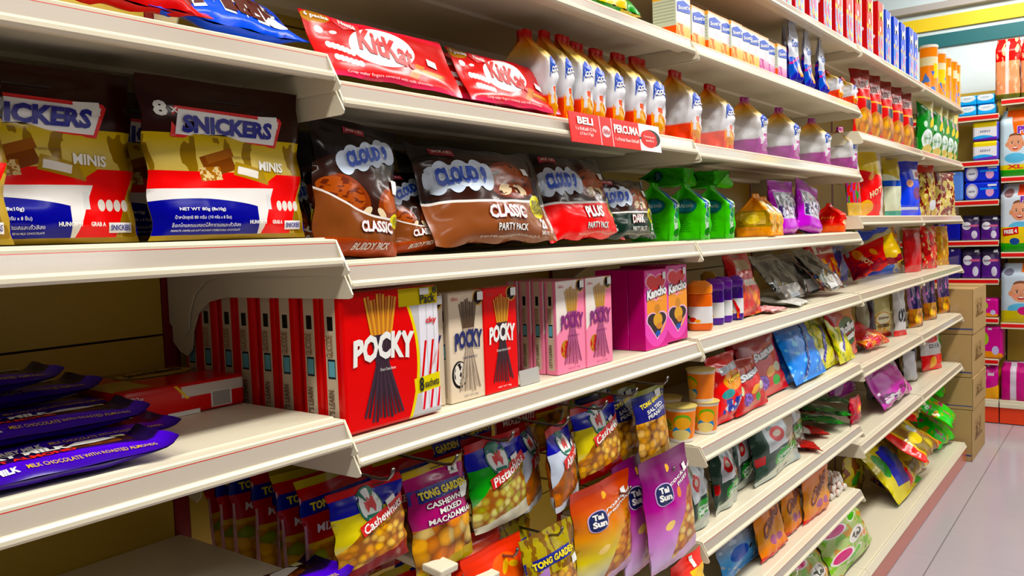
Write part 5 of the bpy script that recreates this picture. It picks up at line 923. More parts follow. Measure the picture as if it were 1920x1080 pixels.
for k, (bl, br, tl, X, lab) in enumerate((((1296, 1012), (1348, 984), (1276, 878), -.016, 'green seaweed packet standing first, beside the magenta nut packets'), ((1356, 980), (1398, 955), (1338, 836), -.020, 'green seaweed packet standing second in the row'), ((1396, 948), (1436, 930), (1384, 822), -.035, 'green seaweed packet standing third in the row'), ((1432, 905), (1512, 868), (1405, 776), -.016, 'wide green seaweed packet leaning fourth in the row'), ((1470, 880), (1520, 860), (1448, 765), -.06, 'green seaweed packet behind the wide leaning one'))):
    leaner('seaweed_packet', lab, 'seaweed packet', sw, bl, br, tl, X, ze, .035, 'pillow', 121+k, 'green seaweed packets', wr=.006, pr=lambda p, r: p.text('crispy', .62, .31, .36, .05, WHITE, 6, .1, .02).text('seaweed', .62, .25, .42, .05, WHITE, 6, .1, .02).build('printed_text', r))
fl1 = Design('red_strip_print', '#a01a22', rough=.2, coat=.3); fl1.mix(fl1.box(-.1, 1.1, .4, .75), '#d8d4d0'); fl1.mix(fl1.AND(fl1.box(.55, 1.1, .2, .9), fl1.noise(5, .48)), '#d84a2a'); fl1.mix(fl1.box(.05, .5, .85, 1), '#2a5a3a')
fl2 = Design('green_strip_print', '#1f6a30', rough=.18, coat=.3); fl2.mix(fl2.noise(4, .52), '#0e3a1c'); fl2.mix(fl2.box(.6, .95, .3, .7), '#c8d8cc'); fl2.mix(fl2.noise(6, .62, 1, 1, 3), '#4aa84a')
for k, (px, X, dz, lab, dd_) in enumerate(((1535, -.02, 0, 'red and white flat strip pack nearest the shelf edge', fl1), (1548, -.05, .002, 'red and white flat strip pack under the green ones', fl1), (1575, -.035, .016, 'green flat strip pack lying on the red ones', fl2), (1590, -.03, .030, 'green flat strip pack topmost of the flat pile', fl2), (1565, -.09, .014, 'red flat strip pack at the back of the flat pile', fl1), (1592, -.08, .026, 'green flat strip pack at the back of the flat pile', fl2))):
    r, S = flatbag('strip_pack', lab, 'seaweed strip pack', .10, .15, .014, dd_.mat, 'flow', 131+k, Vector((X, ycol(px, X, ze), ze+dz)), 1.42, .55+.1*(k % 3), group='flat strip packs')
pv = Design('purple_bag_print', '#7a1470', rough=.22, coat=.3); pv.mix(pv.noise(5, .6), '#b83aa0'); pv.mix(pv.ell(.7, .7, .16, .14), '#c8902a')
leaner('snack_bag', 'dark purple snack bag standing behind the flat strip packs', 'snack bag', pv, (1575, 800), (1620, 775), (1545, 712), -.12, ze, .05, 'pillow', 139)
pv2 = Design('red_yellow_print', '#a81040', rough=.22, coat=.3); pv2.mix(pv2.ell(.6, .5, .26, .2), '#e0601a'); pv2.mix(pv2.ell(.62, .52, .14, .1), '#e8c020')
leaner('snack_bag', 'small magenta pack with orange star at the end of the flat packs', 'snack bag', pv2, (1596, 806), (1616, 792), (1592, 752), -.012, ze, .02, 'pillow', 140)
# ================================================================ small orange pouches and white twists
zf = .352+.0045
cs = Design('orange_small_print', '#e87a16', rough=.3, coat=.15); cs.ramp(1, [(0, '#e8862a'), (.3, '#dca01c'), (.6, '#d8901c'), (1, '#d86a14')]); cs.mix(cs.ell(.45, .24, .12, .07), '#a86a8a'); cs.mix(cs.ell(.7, .22, .1, .06), '#a86a8a'); cs.mix(cs.hp(0, -1, .07), '#d84a10')
prc = lambda p, r: p.text('Cinko', .5, .52, .72, .20, '#5a2030', 20, .3, .01, out='#e0b0a0', ob=.03, off=.002).build('brand_lettering', r)
for k, (bl, br, tl, X, lab) in enumerate((((1436, 1012), (1482, 990), (1412, 936), -.03, 'small orange pouch nearest the grey-blue bag'), ((1488, 990), (1520, 978), (1472, 888), -.03, 'small orange pouch in the middle of three, narrow side on'), ((1515, 958), (1562, 955), (1510, 866), -.03, 'small orange pouch beside the white twists, upright'))): leaner('sweet_pouch', lab, 'sweet pouch', cs, bl, br, tl, X, zf, .025, 'stand', 141+k, 'small orange sweet pouches', pr=prc)
TWM = Design('twist_print', '#e9e2da', rough=.2, coat=.2); TWM.mix(TWM.m('GREATER_THAN', TWM.m('FRACT', TWM.m('MULTIPLY', TWM.v, 7)), .8), '#c86a4a')
tw = lathe('twist', [(.004, 0), (.010, .004), (.011, .018), (.007, .024), (.011, .030), (.011, .046), (.007, .052), (.011, .058), (.010, .074), (.004, .078)], TWM.mat, 14)
random.seed(17)
for lv in range(3):
    for i in range(6-lv):
        for b in range(2 if lv < 2 else 1):
            o = obj('marshmallow_twist', tw); o.location = (-.035-.09*b+random.uniform(-.008, .006), 2.512+.012*lv+.0245*i+random.uniform(-.001, .001), zf+.0115+lv*.0205); o.rotation_euler = (PI/2+random.uniform(-.03, .03), 0, PI/2+random.uniform(-.05, .05)); o.location.x -= .0
            o.rotation_euler = (0, -PI/2+random.uniform(-.02, .05), random.uniform(-.05, .05)); tag(o, 'white marshmallow twist in the loose heap beside the upright orange pouch', 'marshmallow', 'white marshmallow twists')
gb_ = Design('grey_blue_print', '#8a98b4', rough=.12, coat=.4); gb_.ramp(1, [(0, '#4a92e0'), (.3, '#7ab0e4'), (.5, '#8e98aa'), (.85, '#9aa0a8'), (1, '#4a3a34')]); gb_.mix(gb_.noise(6, .58), '#b8c4d4'); gb_.mix(gb_.noise(3, .64, 1, 1, 5), '#3a3034'); gb_.mix(gb_.ell(.3, .3, .16, .12), '#2a5ab8')
leaner('sweet_bag', 'clear grey-blue bag lying under the seaweed shelf', 'sweet bag', gb_, (1388, 1098), (1480, 1036), (1352, 1000), -.03, zf, .035, 'pillow', 145, pr=lambda p, r: p.rect(.28, .42, .62, .74, STICK, .002).build('price_sticker', r))
# ================================================================ bags on the base deck
zz0 = .1005
cnd = Design('candy_bag_print', '#b8c890', rough=.15, coat=.35); cnd.mix(cnd.noise(4, .52), '#8ab83a'); cnd.mix(cnd.noise(4, .6, 1, 1, 4), '#c89a4a'); 
for (x, y, a, b, c, an) in ((.3, .72, .22, .10, '#d0408a', -15), (.62, .42, .2, .11, '#eceae6', 5), (.25, .28, .22, .10, '#c8307a', -10), (.7, .75, .14, .07, '#5aa83a', 30), (.85, .3, .1, .08, '#e89a3a', 0), (.5, .15, .2, .07, '#7ac040', 10)): cnd.mix(cnd.ell(x, y, a, b, an), '#f0e8e4'); cnd.mix(cnd.ell(x, y, a*.82, b*.8, an), c)
cnd.mix(cnd.AND(cnd.ell(.62, .42, .14, .07), cnd.noise(14, .5)), '#4a4a3a')
leaner('candy_bag', 'bag of colourful wrapped candies lying on the base deck, upper of two', 'candy bag', cnd, (1578, 1085), (1648, 1012), (1528, 1008), -.0, zz0+.01, .05, 'pillow', 151, 'colourful candy bags', wr=.008)
leaner('candy_bag', 'bag of colourful wrapped candies lying on the base deck, lower at the frame edge', 'candy bag', cnd, (1528, 1150), (1582, 1090), (1462, 1060), -.0, zz0, .05, 'pillow', 152, 'colourful candy bags', wr=.008)
r = thing('red_lollipop', 'thin red wrapped sweet standing out of the candy bag', 'sweet', at(1630, 1040, X=-.03)); obj('wrapper', lathe('wrapper', [(.002, -.02), (.006, -.012), (.0065, .012), (.002, .02), (.0035, .03)], mat('#b8141c', .2), 12), r); r.rotation_euler = (.2, .15, 0); obj('stick', lathe('stick', [(.0015, -.06), (.0015, -.02)], mat('#e8e4e0', .4), 8), r)
yb = Design('yellow_brown_print', '#c8b81c', rough=.25, coat=.2); yb.mix(yb.noise(4, .5), '#7a4a1a'); yb.mix(yb.ell(.4, .5, .2, .14), '#4a8a2a')
leaner('snack_bag', 'yellow and brown bag slumped under the white twists', 'snack bag', yb, (1560, 1010), (1612, 958), (1556, 955), -.06, zz0, .05, 'pillow', 153, wr=.008)
leaner('snack_bag', 'yellow and brown bag standing behind the slumped one', 'snack bag', yb, (1600, 950), (1640, 905), (1606, 868), -.16, zz0, .05, 'pillow', 154, wr=.008)
# ================================================================ far bays, lower shelves
zq = .962+.0045
ry = Design('red_yellow_tilt_print', '#d4200f', rough=.2, coat=.25); ry.mix(ry.hp(.15, 1, -.86), '#e8c81c'); ry.mix(ry.hp(-1, 0, .14), '#d8d4b8'); ry.mix(ry.ell(.35, .30, .2, .09, 20), '#e89a1c'); ry.mix(ry.AND(ry.hp(1, 0, -.55), ry.noise(4, .5)), '#8a1a3a'); ry.mix(ry.ell(.2, .1, .1, .05), '#d8d0c8'); ry.mix(ry.ell(.45, .6, .12, .05, 20), '#e8a83a')
w, h, t = .125, .20, .036; me, S = pouch('bag', w, h, t, ry.mat, 'pillow', 161, .006); r = thing('snack_bag', 'red and yellow snack bag tilted steeply against its neighbours', 'snack bag', (-.165, ycol(1592, -.16, zq+.03), zq+.058), (.0, 1.16, -.25), None); obj('bag', me, r); Print(S, w, h).text('HOT', .62, .42, .4, .10, '#f0d8b8', 30, .1, .05).build('brand_lettering', r)
bl_ = two('blue_white_snack_print', '#1a50c8', '#2070d8', lambda d: (d.mix(d.box(-1, 2, .60, .74), '#d4dcf0'), d.mix(d.AND(d.hp(1, 0, -.62), d.noise(4, .45)), '#d0c8b0'), d.mix(d.AND(d.hp(1, .3, -.85), d.noise(5, .52)), '#d89a30'), d.mix(d.hp(-1, 0, .1), '#d0d0b8')))
snack('snack_bag', 'blue and white snack bag standing behind the tilted red one', 'snack bag', bl_, (1664, 1712), 426, -.065, zq, .05, 'pillow', 162, pr=lambda p, r: p.squig(.4, .67, .6, .07, '#c03040', 5).build('brand_lettering', r))
snack('snack_bag', 'blue snack bag in shade with white edge beside the shelf joint', 'snack bag', two('blue_edge_print', '#1c4cc0', '#1a48c0', lambda d: (d.mix(d.hp(-1, 0, .2), '#d8e0e8'), d.mix(d.hp(-1, 0, .1), '#8a9a3a'))), (1612, 1664), 432, -.13, zq, .05, 'pillow', 163)
snack('snack_bag', 'red snack bag first on the guarded end shelf', 'snack bag', two('red_end_print', '#a80f12', '#c01414'), (1706, 1738), 428, -.03, zq, .05, 'pillow', 164)
snack('snack_bag', 'red and cream patterned snack bag on the guarded end shelf', 'snack bag', two('red_cream_print', '#d8281c', '#c82a20', lambda d: (d.mix(d.noise(5, .55), '#d8b88a'), d.mix(d.noise(6, .6, 1, 1, 2), '#8a1414'))), (1738, 1766), 424, -.02, zq, .05, 'pillow', 165)
snack('snack_bag', 'mustard yellow snack bag next to the patterned red one', 'snack bag', two('mustard_print', '#c88a14', '#b8861c', lambda d: d.mix(d.noise(5, .56), '#d8c03a')), (1764, 1786), 424, -.03, zq, .05, 'pillow', 166)
snack('snack_bag', 'dark blue snack bag last on the guarded end shelf', 'snack bag', two('navy_print', '#1a1a8a', '#2a2450', lambda d: (d.mix(d.box(-1, 2, .5, .72), '#c8b090'), d.mix(d.box(-1, 2, .38, .48), '#b03080'))), (1770, 1788), 420, -.03, zq, .05, 'pillow', 167)
zw = .728+.0045
snack('snack_bag', 'dark brown snack bag edge just past the shelf joint', 'snack bag', two('dark_brown_print', '#2a1418', '#3a1a1c', lambda d: d.mix(d.hp(-1, 0, .5), '#a8a890')), (1618, 1652), 556, -.06, zw, .04, 'pillow', 171)
cr = Design('cream_corn_print', '#d6cfa0', rough=.25, coat=.2); cr.mix(cr.ell(.5, .45, .36, .16), '#c8961c'); cr.mix(cr.ell(.5, .45, .32, .13), '#e8e2c8'); cr.mix(cr.AND(cr.hp(0, -1, .3), cr.noise(6, .5)), '#d8981c'); cr.mix(cr.hp(0, -1, .1), '#b82a1c')
snack('snack_bag', 'cream corn snack bag with an arched brown name', 'snack bag', cr, (1648, 1690), 560, -.05, zw, .05, 'pillow', 172, pr=lambda p, r: p.text('CORN', .5, .28, .5, .08, '#2a1a14', 0, 0, .06, out='#e8c01c', ob=.04, off=.002).squig(.5, .46, .5, .06, '#5a2a14', 6).build('brand_lettering', r))
snack('snack_bag', 'white snack bag edge with black numerals beside the corn bag', 'snack bag', two('white_black_print', '#d8d6d4', '#d4d0d0', lambda d: d.mix(d.hp(0, -1, .12), '#c83a2c')), (1684, 1706), 548, -.03, zw, .05, 'pillow', 173, pr=lambda p, r: p.text('O2', .5, .45, .7, .30, '#1a1a1c', 0, 0, .04).build('brand_lettering', r))
pu = Design('purple_yellow_print', '#2a1a5a', rough=.2, coat=.3); pu.mix(pu.noise(4, .56), '#7a5a8a'); pu.mix(pu.hp(-1, 0, .16), '#b08ab0'); pu.bits(pu.hp(0, -1, .42), 5, ('#e0a81c', '#d8901c', '#f0c83a'), 1, 1.2, '#6a3a1a', .6); pu.mix(pu.AND(pu.hp(0, 1, -.62), pu.noise(5, .55, 1, 1, 3)), '#d080b8')
p0 = snack('snack_pouch', 'purple and yellow pouch, first of three on the end shelf', 'snack bag', pu, (1712, 1738), 536, -.03, zw, .045, 'stand', 174, 'purple and yellow pouches')
for k, q in enumerate((1764, 1789)): o = dup(p0, 'purple and yellow pouch, %s of three on the end shelf' % ORD[k+1]); o.location.y += ycol(q, -.03, zw+.05)-ycol(1738, -.03, zw+.05)
rs = Design('red_shrimp_print', '#b81a2a', rough=.18, coat=.3); rs.mix(rs.noise(4, .54), '#d8586a'); rs.mix(rs.AND(rs.hp(0, -1, .4), rs.noise(5, .5)), '#e0941c'); rs.mix(rs.hp(0, 1, -.9), '#d83a3a')
def lying(lab, dz, px, py, w, h, t, z, seed, yaw, group, lean=1.2, X=None):
    a = at(px, py, Z=z) if X is None else Vector((X, ycol(px, X, z), z)); me, S = pouch('bag', w, h, t, dz.mat, 'flow', seed, .007, nu=24, nv=20); P, R = pose(a, t*.8, lean, 0, yaw); r = thing('sweet_bag', lab, 'sweet bag', P, R, group); obj('bag', me, r); Print(S, w, h).rect(.40, .6, .93, .98, '#d8d2c0', .001).build('price_sticker', r); return r
lying('red and orange bag lying in front of the corn bag', rs, 1655, 640, .22, .13, .05, zw, 175, -.1, None, 1.05, X=-.03)
zv = .487+.0045
bk = Design('black_white_pack_print', '#141214', rough=.2, coat=.3); bk.mix(bk.hp(-1, 0, .26), '#b8b6b8')
for k, (q, X, yt) in enumerate(((1660, -.10, 702), (1686, -.10, 686), (1708, -.09, 676))): snack('snack_pouch', 'black pouch with silver side, %s of three behind the magenta bag' % ORD[k], 'snack bag', bk, (q-26, q), yt-40, X, zv, .03, 'stand', 176+k, 'black pouches', lean=.15)
wp = Design('white_pack_black_print', '#d8d8dc', rough=.2, coat=.3); wp.mix(wp.hp(0, 1, -.86), '#2a2a2c'); wp.mix(wp.hp(1, 0, -.8), '#3a2a30')
snack('snack_pouch', 'white pouch with black top leaning behind the magenta bag', 'snack bag', wp, (1700, 1726), 660, -.06, zv, .035, 'stand', 180, lean=.1, roll=.12)
mg = Design('magenta_bag_print', '#b416a0', rough=.16, coat=.35); mg.mix(mg.AND(mg.hp(0, -1, .3), mg.noise(4, .5)), '#5a1450'); mg.mix(mg.hp(1, 0, -.82), '#c83aa8'); mg.mix(mg.AND(mg.box(.1, .5, .06, .22), mg.noise(9, .5, 1, 3)), '#d0c8cc'); mg.mix(mg.ell(.84, .84, .14, .12), '#d8e2e4')
w, h = .46, .16; me, S = pouch('bag', w, h, .08, mg.mat, 'flow', 181, .006, nu=34); y_ = ycol(1696, -.02, zv); r = thing('snack_bag', 'long magenta snack bag lying along the shelf edge', 'snack bag', (-.045, y_, zv+.012), (-.55, 0, PI/2)); obj('bag', me, r); Print(S, w, h).rect(.08, .28, .10, .16, '#d8d0d4', .001).build('white_print', r)
wo_ = Design('white_orange_print', '#d6d2d0', rough=.2, coat=.25); wo_.mix(wo_.hp(0, -1, .40), '#d8381a'); wo_.mix(wo_.ell(.45, .2, .14, .16), '#e8b81c'); wo_.mix(wo_.ell(.5, .82, .34, .10), '#d83a1c'); wo_.mix(wo_.box(.3, .75, .58, .68), '#1e1a2a')
snack('snack_bag', 'white and orange snack bag with dark name plate on the end shelf', 'snack bag', wo_, (1738, 1776), 634, -.02, zv, .05, 'pillow', 182, lean=.12, pr=lambda p, r: p.text('KIZZ', .52, .63, .38, .07, WHITE, 0, 0, .03).build('brand_lettering', r))
snack('snack_bag', 'green snack bag half hidden behind the white and orange one', 'snack bag', two('green_end_print', '#3fae2a', '#2a9a4a', lambda d: d.mix(d.noise(5, .55), '#d8e03a')), (1750, 1772), 612, -.07, zv, .05, 'pillow', 183, lean=.1)
# base deck of the far bays
zd0 = .1005
ye = Design('yellow_blue_toy_print', '#d2c414', rough=.22, coat=.25); ye.mix(ye.tri((.2, .18), (.92, .08), (.95, .70), (.3, .75)), '#1a2a8a'); ye.mix(ye.ell(.52, .60, .2, .17), '#1a3ac0'); ye.mix(ye.ell(.82, .26, .15, .15), '#d89a5a'); ye.mix(ye.ell(.84, .22, .04, .12), '#b8703a'); ye.mix(ye.ell(.93, .07, .16, .08), '#2a9a3a'); ye.mix(ye.ell(.18, .55, .1, .2), '#3a8a3a'); ye.mix(ye.hp(-1, 0, .1), '#d8cc18')
leaner('snack_bag', 'yellow snack bag with blue panel leaning over the pale bare deck', 'snack bag', ye, (1697, 968), (1736, 918), (1606, 850), -.008, zd0, .05, 'pillow', 191, wr=.006)
bp = Design('blue_purple_print', '#5a5aa8', rough=.15, coat=.35); bp.mix(bp.noise(4, .5), '#2a1ab0'); bp.mix(bp.noise(5, .6, 1, 1, 2), '#d8823a'); bp.mix(bp.noise(5, .62, 1, 1, 6), '#a8a8c8')
lying('blue and purple sweet bag at the edge between yellow and orange bags', bp, 1712, 932, .14, .12, .05, zd0, 192, 0, None)
oy = Design('orange_zigzag_print', '#e0421a', rough=.16, coat=.35); oy.bits(oy.box(.16, .84, -.1, 1.1), 6, ('#c8b85a', '#a88a5a', '#d8c878', '#b0a0a8', '#c87a3a', '#8a7a4a'), 1.2, 1, '#7a5a3a', .6); oy.mix(oy.box(.80, .86, 0, 1), '#e8c83a'); oy.mix(oy.box(.89, .92, 0, 1), '#e8c83a'); oy.mix(oy.box(.14, .18, 0, 1), '#e8c83a'); oy.mix(oy.ell(.34, .35, .14, .12), '#e8d41a'); oy.mix(oy.ell(.68, .6, .12, .14), '#e8d41a'); oy.mix(oy.ell(.5, .5, .1, .1), '#d8e0e0')
go = 'orange zigzag sweet bags'
lying('orange and yellow zigzag bag, lowest and nearest of the pile', oy, 1738, 902, .42, .28, .09, zd0, 193, .02, go, .8)
lying('orange and yellow zigzag bag on the second layer of the pile', oy, 1757, 862, .36, .24, .07, zd0+.11, 194, .0, go, 1.05)
lying('orange and yellow zigzag bag highest at the back of the pile', oy, 1730, 812, .32, .18, .07, zd0+.19, 195, .1, go, 1.15, X=-.08)
lying('orange and yellow zigzag bag lying flat at the back of the deck', oy, 1700, 800, .26, .10, .05, zd0+.003, 196, .0, go, 1.3, X=-.19)
gr = Design('bright_green_print', '#3cc81e', rough=.14, coat=.4); gr.mix(gr.noise(3.5, .56), '#a0b84a'); gr.mix(gr.AND(gr.noise(3, .55, 1, 1, 3), gr.hp(0, 1, -.4)), '#e0a81c'); gr.mix(gr.noise(5, .64, 1, 1, 7), '#c84a8a')
gg = 'bright green sweet bags'
lying('bright green sweet bag lowest, overhanging the base rail', gr, 1791, 842, .28, .24, .09, zd0, 197, -.1, gg, .8)
lying('bright green sweet bag in the middle of the green pile', gr, 1796, 800, .28, .20, .07, zd0+.12, 198, .1, gg, 1.05)
lying('green and yellow sweet bag on top of the green pile', gr, 1778, 775, .24, .16, .07, zd0+.20, 199, .0, gg, 1.1, X=-.06)
# ================================================================ brown cartons stacked past the end of the shelves
BOXM = Design('carton_brown', '#b39a78', rough=.7); BOXM.mix(BOXM.box(-.02, 1.02, .10, .135), '#4a5074'); BOXM.mix(BOXM.box(1.2, 1.9, .35, .75), '#a58c6c'); BOXM.mix(BOXM.AND(BOXM.box(1.3, 1.8, .4, .7), BOXM.noise(8, .5)), '#6a5238'); BOXM.mix(BOXM.box(.985, 1.0, 0, 1), '#8c765a')
ys = 4.535; rows_ = [873, 768, 709, 628, 590, 541]; zprev = 0.0
heights = [.30, .30, .205, .205, .205]
zt_ = [zrow(q, .05, ys) for q in (873, 770, 709, 628, 541)]; zt_[0] = 0
for k in range(4):
    hh = zt_[k+1]-zt_[k]-.002; me, S = carton('carton', .33, hh, .42, BOXM.mat, .003); r = thing('cardboard_carton', 'brown cardboard carton, %s from the floor in the stack at the shelf end' % ORD[k], 'carton', (.045-.165+.004*(k % 2), ys+.21, zt_[k]), (0, 0, 0), 'stacked cardboard cartons'); obj('carton', me, r)
    tape = Print(S.top, .33, .42).rect(.0, 1, .45, .55, '#a08a5c', .001); tape.build('packing_tape', r)
    SR = lambda u, v, off=0, hh=hh: Vector((.165+off, -.21+u*.42, v*hh)); q = Print(SR, .42, hh); q.rect(.2, .75, .35, .40, '#6a5238').build('printed_line', r)
# ================================================================ back wall shelving
YB = FRONTY; OR = mat('#e2641a', .3, name='orange_panel'); REDR = mat('#cf3a22', .3, name='red_rail'); CRW = mat('#e8e0cc', .35, name='pale_rail')
XS = xcol(1873.5, YB, .9)
def bx(px, py): return xcol(px, YB, zrow(py, 0, YB))
def zB(py, px=1850): return at(px, py, Y=YB).z
XL, XR = -1.0, XS+1.0
def backbay(x0, x1, lab):
    t = thing('shelving_bay', lab, 'shelving', (x0, YB, 0), group='back wall bays'); w = x1-x0
    obj('back_panel', boxes('back_panel', [(0.004, w-.005, .345, .355, .02, 1.95)], CREAMB), t); obj('base_deck', boxes('base_deck', [(.002, w-.002, .0, .34, zB(748)-.02, zB(748))], CRW, .002), t); obj('kick_panel', boxes('kick_panel', [(.003, w-.003, .012, .022, .005, zB(762))], OR), t); obj('base_rail', boxes('base_rail', [(.003, w-.003, -.004, .012, zB(762), zB(754))], CRW, .001), t)
    obj('upright_post', boxes('upright_post', [(w-.0035, w, .336, .375, 0, 1.95)], DARK), t); return t
backbay(XL, XS, 'back wall shelving bay with pad packs, orange kick panel'); backbay(XS, XR, 'back wall shelving bay with nappy packs, orange kick panel')
def backshelf(x0, x1, py, lab, px=1850):
    z = zB(py, px); t = thing('wall_shelf', 'cream shelf with red price rail '+lab, 'shelf', (x0, YB, z), group='back wall shelves'); w = x1-x0
    obj('shelf_board', boxes('shelf_board', [(.003, w-.003, .005, .335, -.02, -.002)], CRW, .001), t); r = obj('price_rail', boxes('price_rail', [(.003, w-.003, -.006, .005, -.036, -.001)], CRW, .001), t); obj('red_label_strip', boxes('red_label_strip', [(.004, w-.004, -.0075, -.006, -.027, -.008)], REDR), r); return z
zl = [backshelf(XL, XS, q, 'under the '+n) for q, n in ((214, 'blue and white tissue packs'), (300, 'yellow-topped packs'), (374, 'long blue packs'), (450, 'upper purple packs'), (522, 'lower purple packs'), (595, 'small pink pack'), (672, 'magenta leaf pack'))]
zr_ = [backshelf(XS+.006, XR, q, 'under the '+n, 1900) for q, n in ((184, 'orange nappy packs'), (330, 'smiling baby nappy pack'), (472, 'yellow nappy pack'), (605, 'lowest nappy pack'))]
zl.append(zB(748)); zr_.append(zB(752, 1900))
def wallpack(nm, lab, cat, dz, x0, x1, yt, z, dd, soft=0, pr=None, group=None, seed=0):
    a, b = xcol(x0, YB+.01, z+.05), xcol(x1, YB+.01, z+.05); w = b-a-.002; h = zB(yt, (x0+x1)/2)-z-.001
    if soft: me, S = gusset('pack', w, h, dd, dz.mat, seed, .004, top=.86, n=10, nv=12, lip=.5)
    else: me, S = carton('pack', w, h, dd, dz.mat, min(.012, h*.12))
    r = thing(nm, lab, cat, ((a+b)/2, YB+.012+dd/2, z+.001), (0, 0, 0), group); obj('pack', me, r)
    if pr: pr(Print(S, w, h), r)
    else: Print(S, w, h).rect(.42, .58, .90, .96, '#d8d8dc', .001).build('price_sticker', r)
    return r
D = Design
tb = D('blue_tissue_print', '#5aa8e0', rough=.3); tb.mix(tb.ell(.5, .7, .46, .34), '#e2eaf0'); tb.mix(tb.hp(0, -1, .12), '#3a80d0')
tb1 = wallpack('tissue_pack', 'blue and white tissue pack, lower front one', 'tissue pack', tb, 1832, 1867, 195, zl[0], .12, pr=lambda p, r: p.squig(.5, .72, .4, .12, '#8aa0a8', 6).build('brand_lettering', r))
o = dup(tb1, 'blue and white tissue pack, upper front one'); hh = zB(195, 1850)-zl[0]; o.location.z += hh+.001
o2 = dup(tb1, 'blue and white tissue pack, lower one by the shelf end'); o2.location.x -= xcol(1867, YB, 1)-xcol(1831, YB, 1); o = dup(o2, 'blue and white tissue pack, upper one by the shelf end'); o.location.z += hh+.001
yw = D('yellow_blue_pad_print', '#e8e6ea', rough=.3); yw.mix(yw.hp(0, 1, -.72), '#e8d41c'); yw.mix(yw.arc(.30, -.6, .4), '#5aa0d8'); yw.mix(yw.hp(.1, -1, .10), '#6a3ab0'); yw.mix(yw.hp(1, 0, -.92), '#5a5ac0')
yw1 = wallpack('pad_pack', 'yellow-topped white and blue pad pack, lower of two', 'pad pack', yw, 1823, 1873, 264, zl[1], .12, pr=lambda p, r: p.squig(.48, .5, .4, .12, '#3a4a7a', 6).build('brand_lettering', r)); o = dup(yw1, 'yellow-topped white and blue pad pack, upper of two'); o.location.z += zB(264)-zl[1]+.001
wallpack('pad_pack', 'small blue and yellow pack beside the long blue packs', 'pad pack', D('blue_yellow_small_print', '#3a90d8', rough=.3).mix(.15, '#c060a0'), 1772, 1806, 322, zl[2], .12)
bu = D('long_blue_print', '#1a3ac0', rough=.3); bu.mix(bu.ell(.22, .5, .18, .42), '#b8b0c8'); bu.mix(bu.ell(.22, .5, .13, .30), '#e2e4ec'); bu.mix(bu.ell(.74, .42, .12, .26), '#d8a8c8'); bu.mix(bu.box(.45, .95, .56, .66), '#2a8ae0'); bu.mix(bu.box(.68, .94, .74, .86), '#dfe4ee')
bu1 = wallpack('pad_pack', 'long blue pad pack, lower of two', 'pad pack', bu, 1808, 1873, 341, zl[2], .12, pr=lambda p, r: p.text('laurier', .22, .5, .2, .14, '#6a6a8a', 0, .1, .02).build('brand_lettering', r)); o = dup(bu1, 'long blue pad pack, upper of two'); o.location.z += zB(341)-zl[2]+.001
pp = D('purple_pad_print', '#4a2a78', rough=.3); pp.ramp(1, [(0, '#5a2a8a'), (.5, '#4a2a70'), (.75, '#2a2038'), (1, '#2a2438')]); pp.mix(pp.ell(.30, .58, .25, .16), '#e2e0e6'); pp.mix(pp.ell(.72, .22, .16, .16, 30), '#dcd8e6'); pp.mix(pp.box(.45, .95, .54, .62), '#b0607a'); pp.mix(pp.box(.66, .9, .84, .92), '#dcdce0')
for k, (x0, x1, yt, z, lab) in enumerate(((1803, 1838, 404, zl[3], 'purple pad pack with white oval, upper shelf, by the snack bags'), (1839, 1873, 404, zl[3], 'purple pad pack with white oval, upper shelf, by the nappy packs'), (1804, 1839, 464, zl[4], 'purple pad pack with white oval, lower shelf, by the snack bags'), (1840, 1874, 464, zl[4], 'purple pad pack with white oval, lower shelf, by the nappy packs'))): wallpack('pad_pack', lab, 'pad pack', pp, x0, x1, yt, z, .14, 1, pr=lambda p, r: p.text('laurier', .30, .58, .34, .07, '#4a3a6a', 0, .1, .02).build('brand_lettering', r), seed=k)
wallpack('pad_pack', 'dark blue pack in shade beside the upper purple packs', 'pad pack', D('deep_blue_print', '#1a2090', rough=.3), 1770, 1801, 412, zl[3], .12); wallpack('pad_pack', 'dark blue pack in shade beside the lower purple packs', 'pad pack', D('deep_blue_two_print', '#2a2068', rough=.3), 1770, 1802, 466, zl[4], .12)
mp = D('magenta_leaf_print', '#c0308a', rough=.3); mp.mix(mp.arc(.22, -.2, .4), '#e09a2a'); mp.mix(mp.ell(.25, .62, .2, .22, 20), '#a8c06a'); mp.mix(mp.ell(.72, .25, .14, .14), '#c8c0e0')
wallpack('pad_pack', 'small pink pack with green leaf on the shelf beside the cartons', 'pad pack', mp, 1836, 1872, 560, zl[5], .12); wallpack('pad_pack', 'magenta pack with green leaf and orange foot', 'pad pack', mp, 1832, 1880, 613, zl[6], .12)
my_ = D('magenta_yellow_print', '#c02a8a', rough=.3); my_.mix(my_.arc(.30, .25, .3), '#e8b01c'); my_.mix(my_.ell(.25, .6, .2, .14), '#d888c0'); my_.mix(my_.box(.5, .8, .68, .76), '#e0d0dc')
wallpack('pad_pack', 'magenta and yellow pack on the base deck beside the cartons', 'pad pack', my_, 1832, 1872, 684, zl[7], .14, 1)
mw = D('magenta_band_print', '#b8167a', rough=.3); mw.mix(mw.box(.36, .60, -.1, 1.1), '#dcd0dc'); mw.mix(mw.hp(1, 0, -.92), '#e0b040')
wallpack('nappy_pack', 'magenta pack with white middle band on the base deck', 'nappy pack', mw, 1877, 1925, 682, zr_[4], .16, 1)
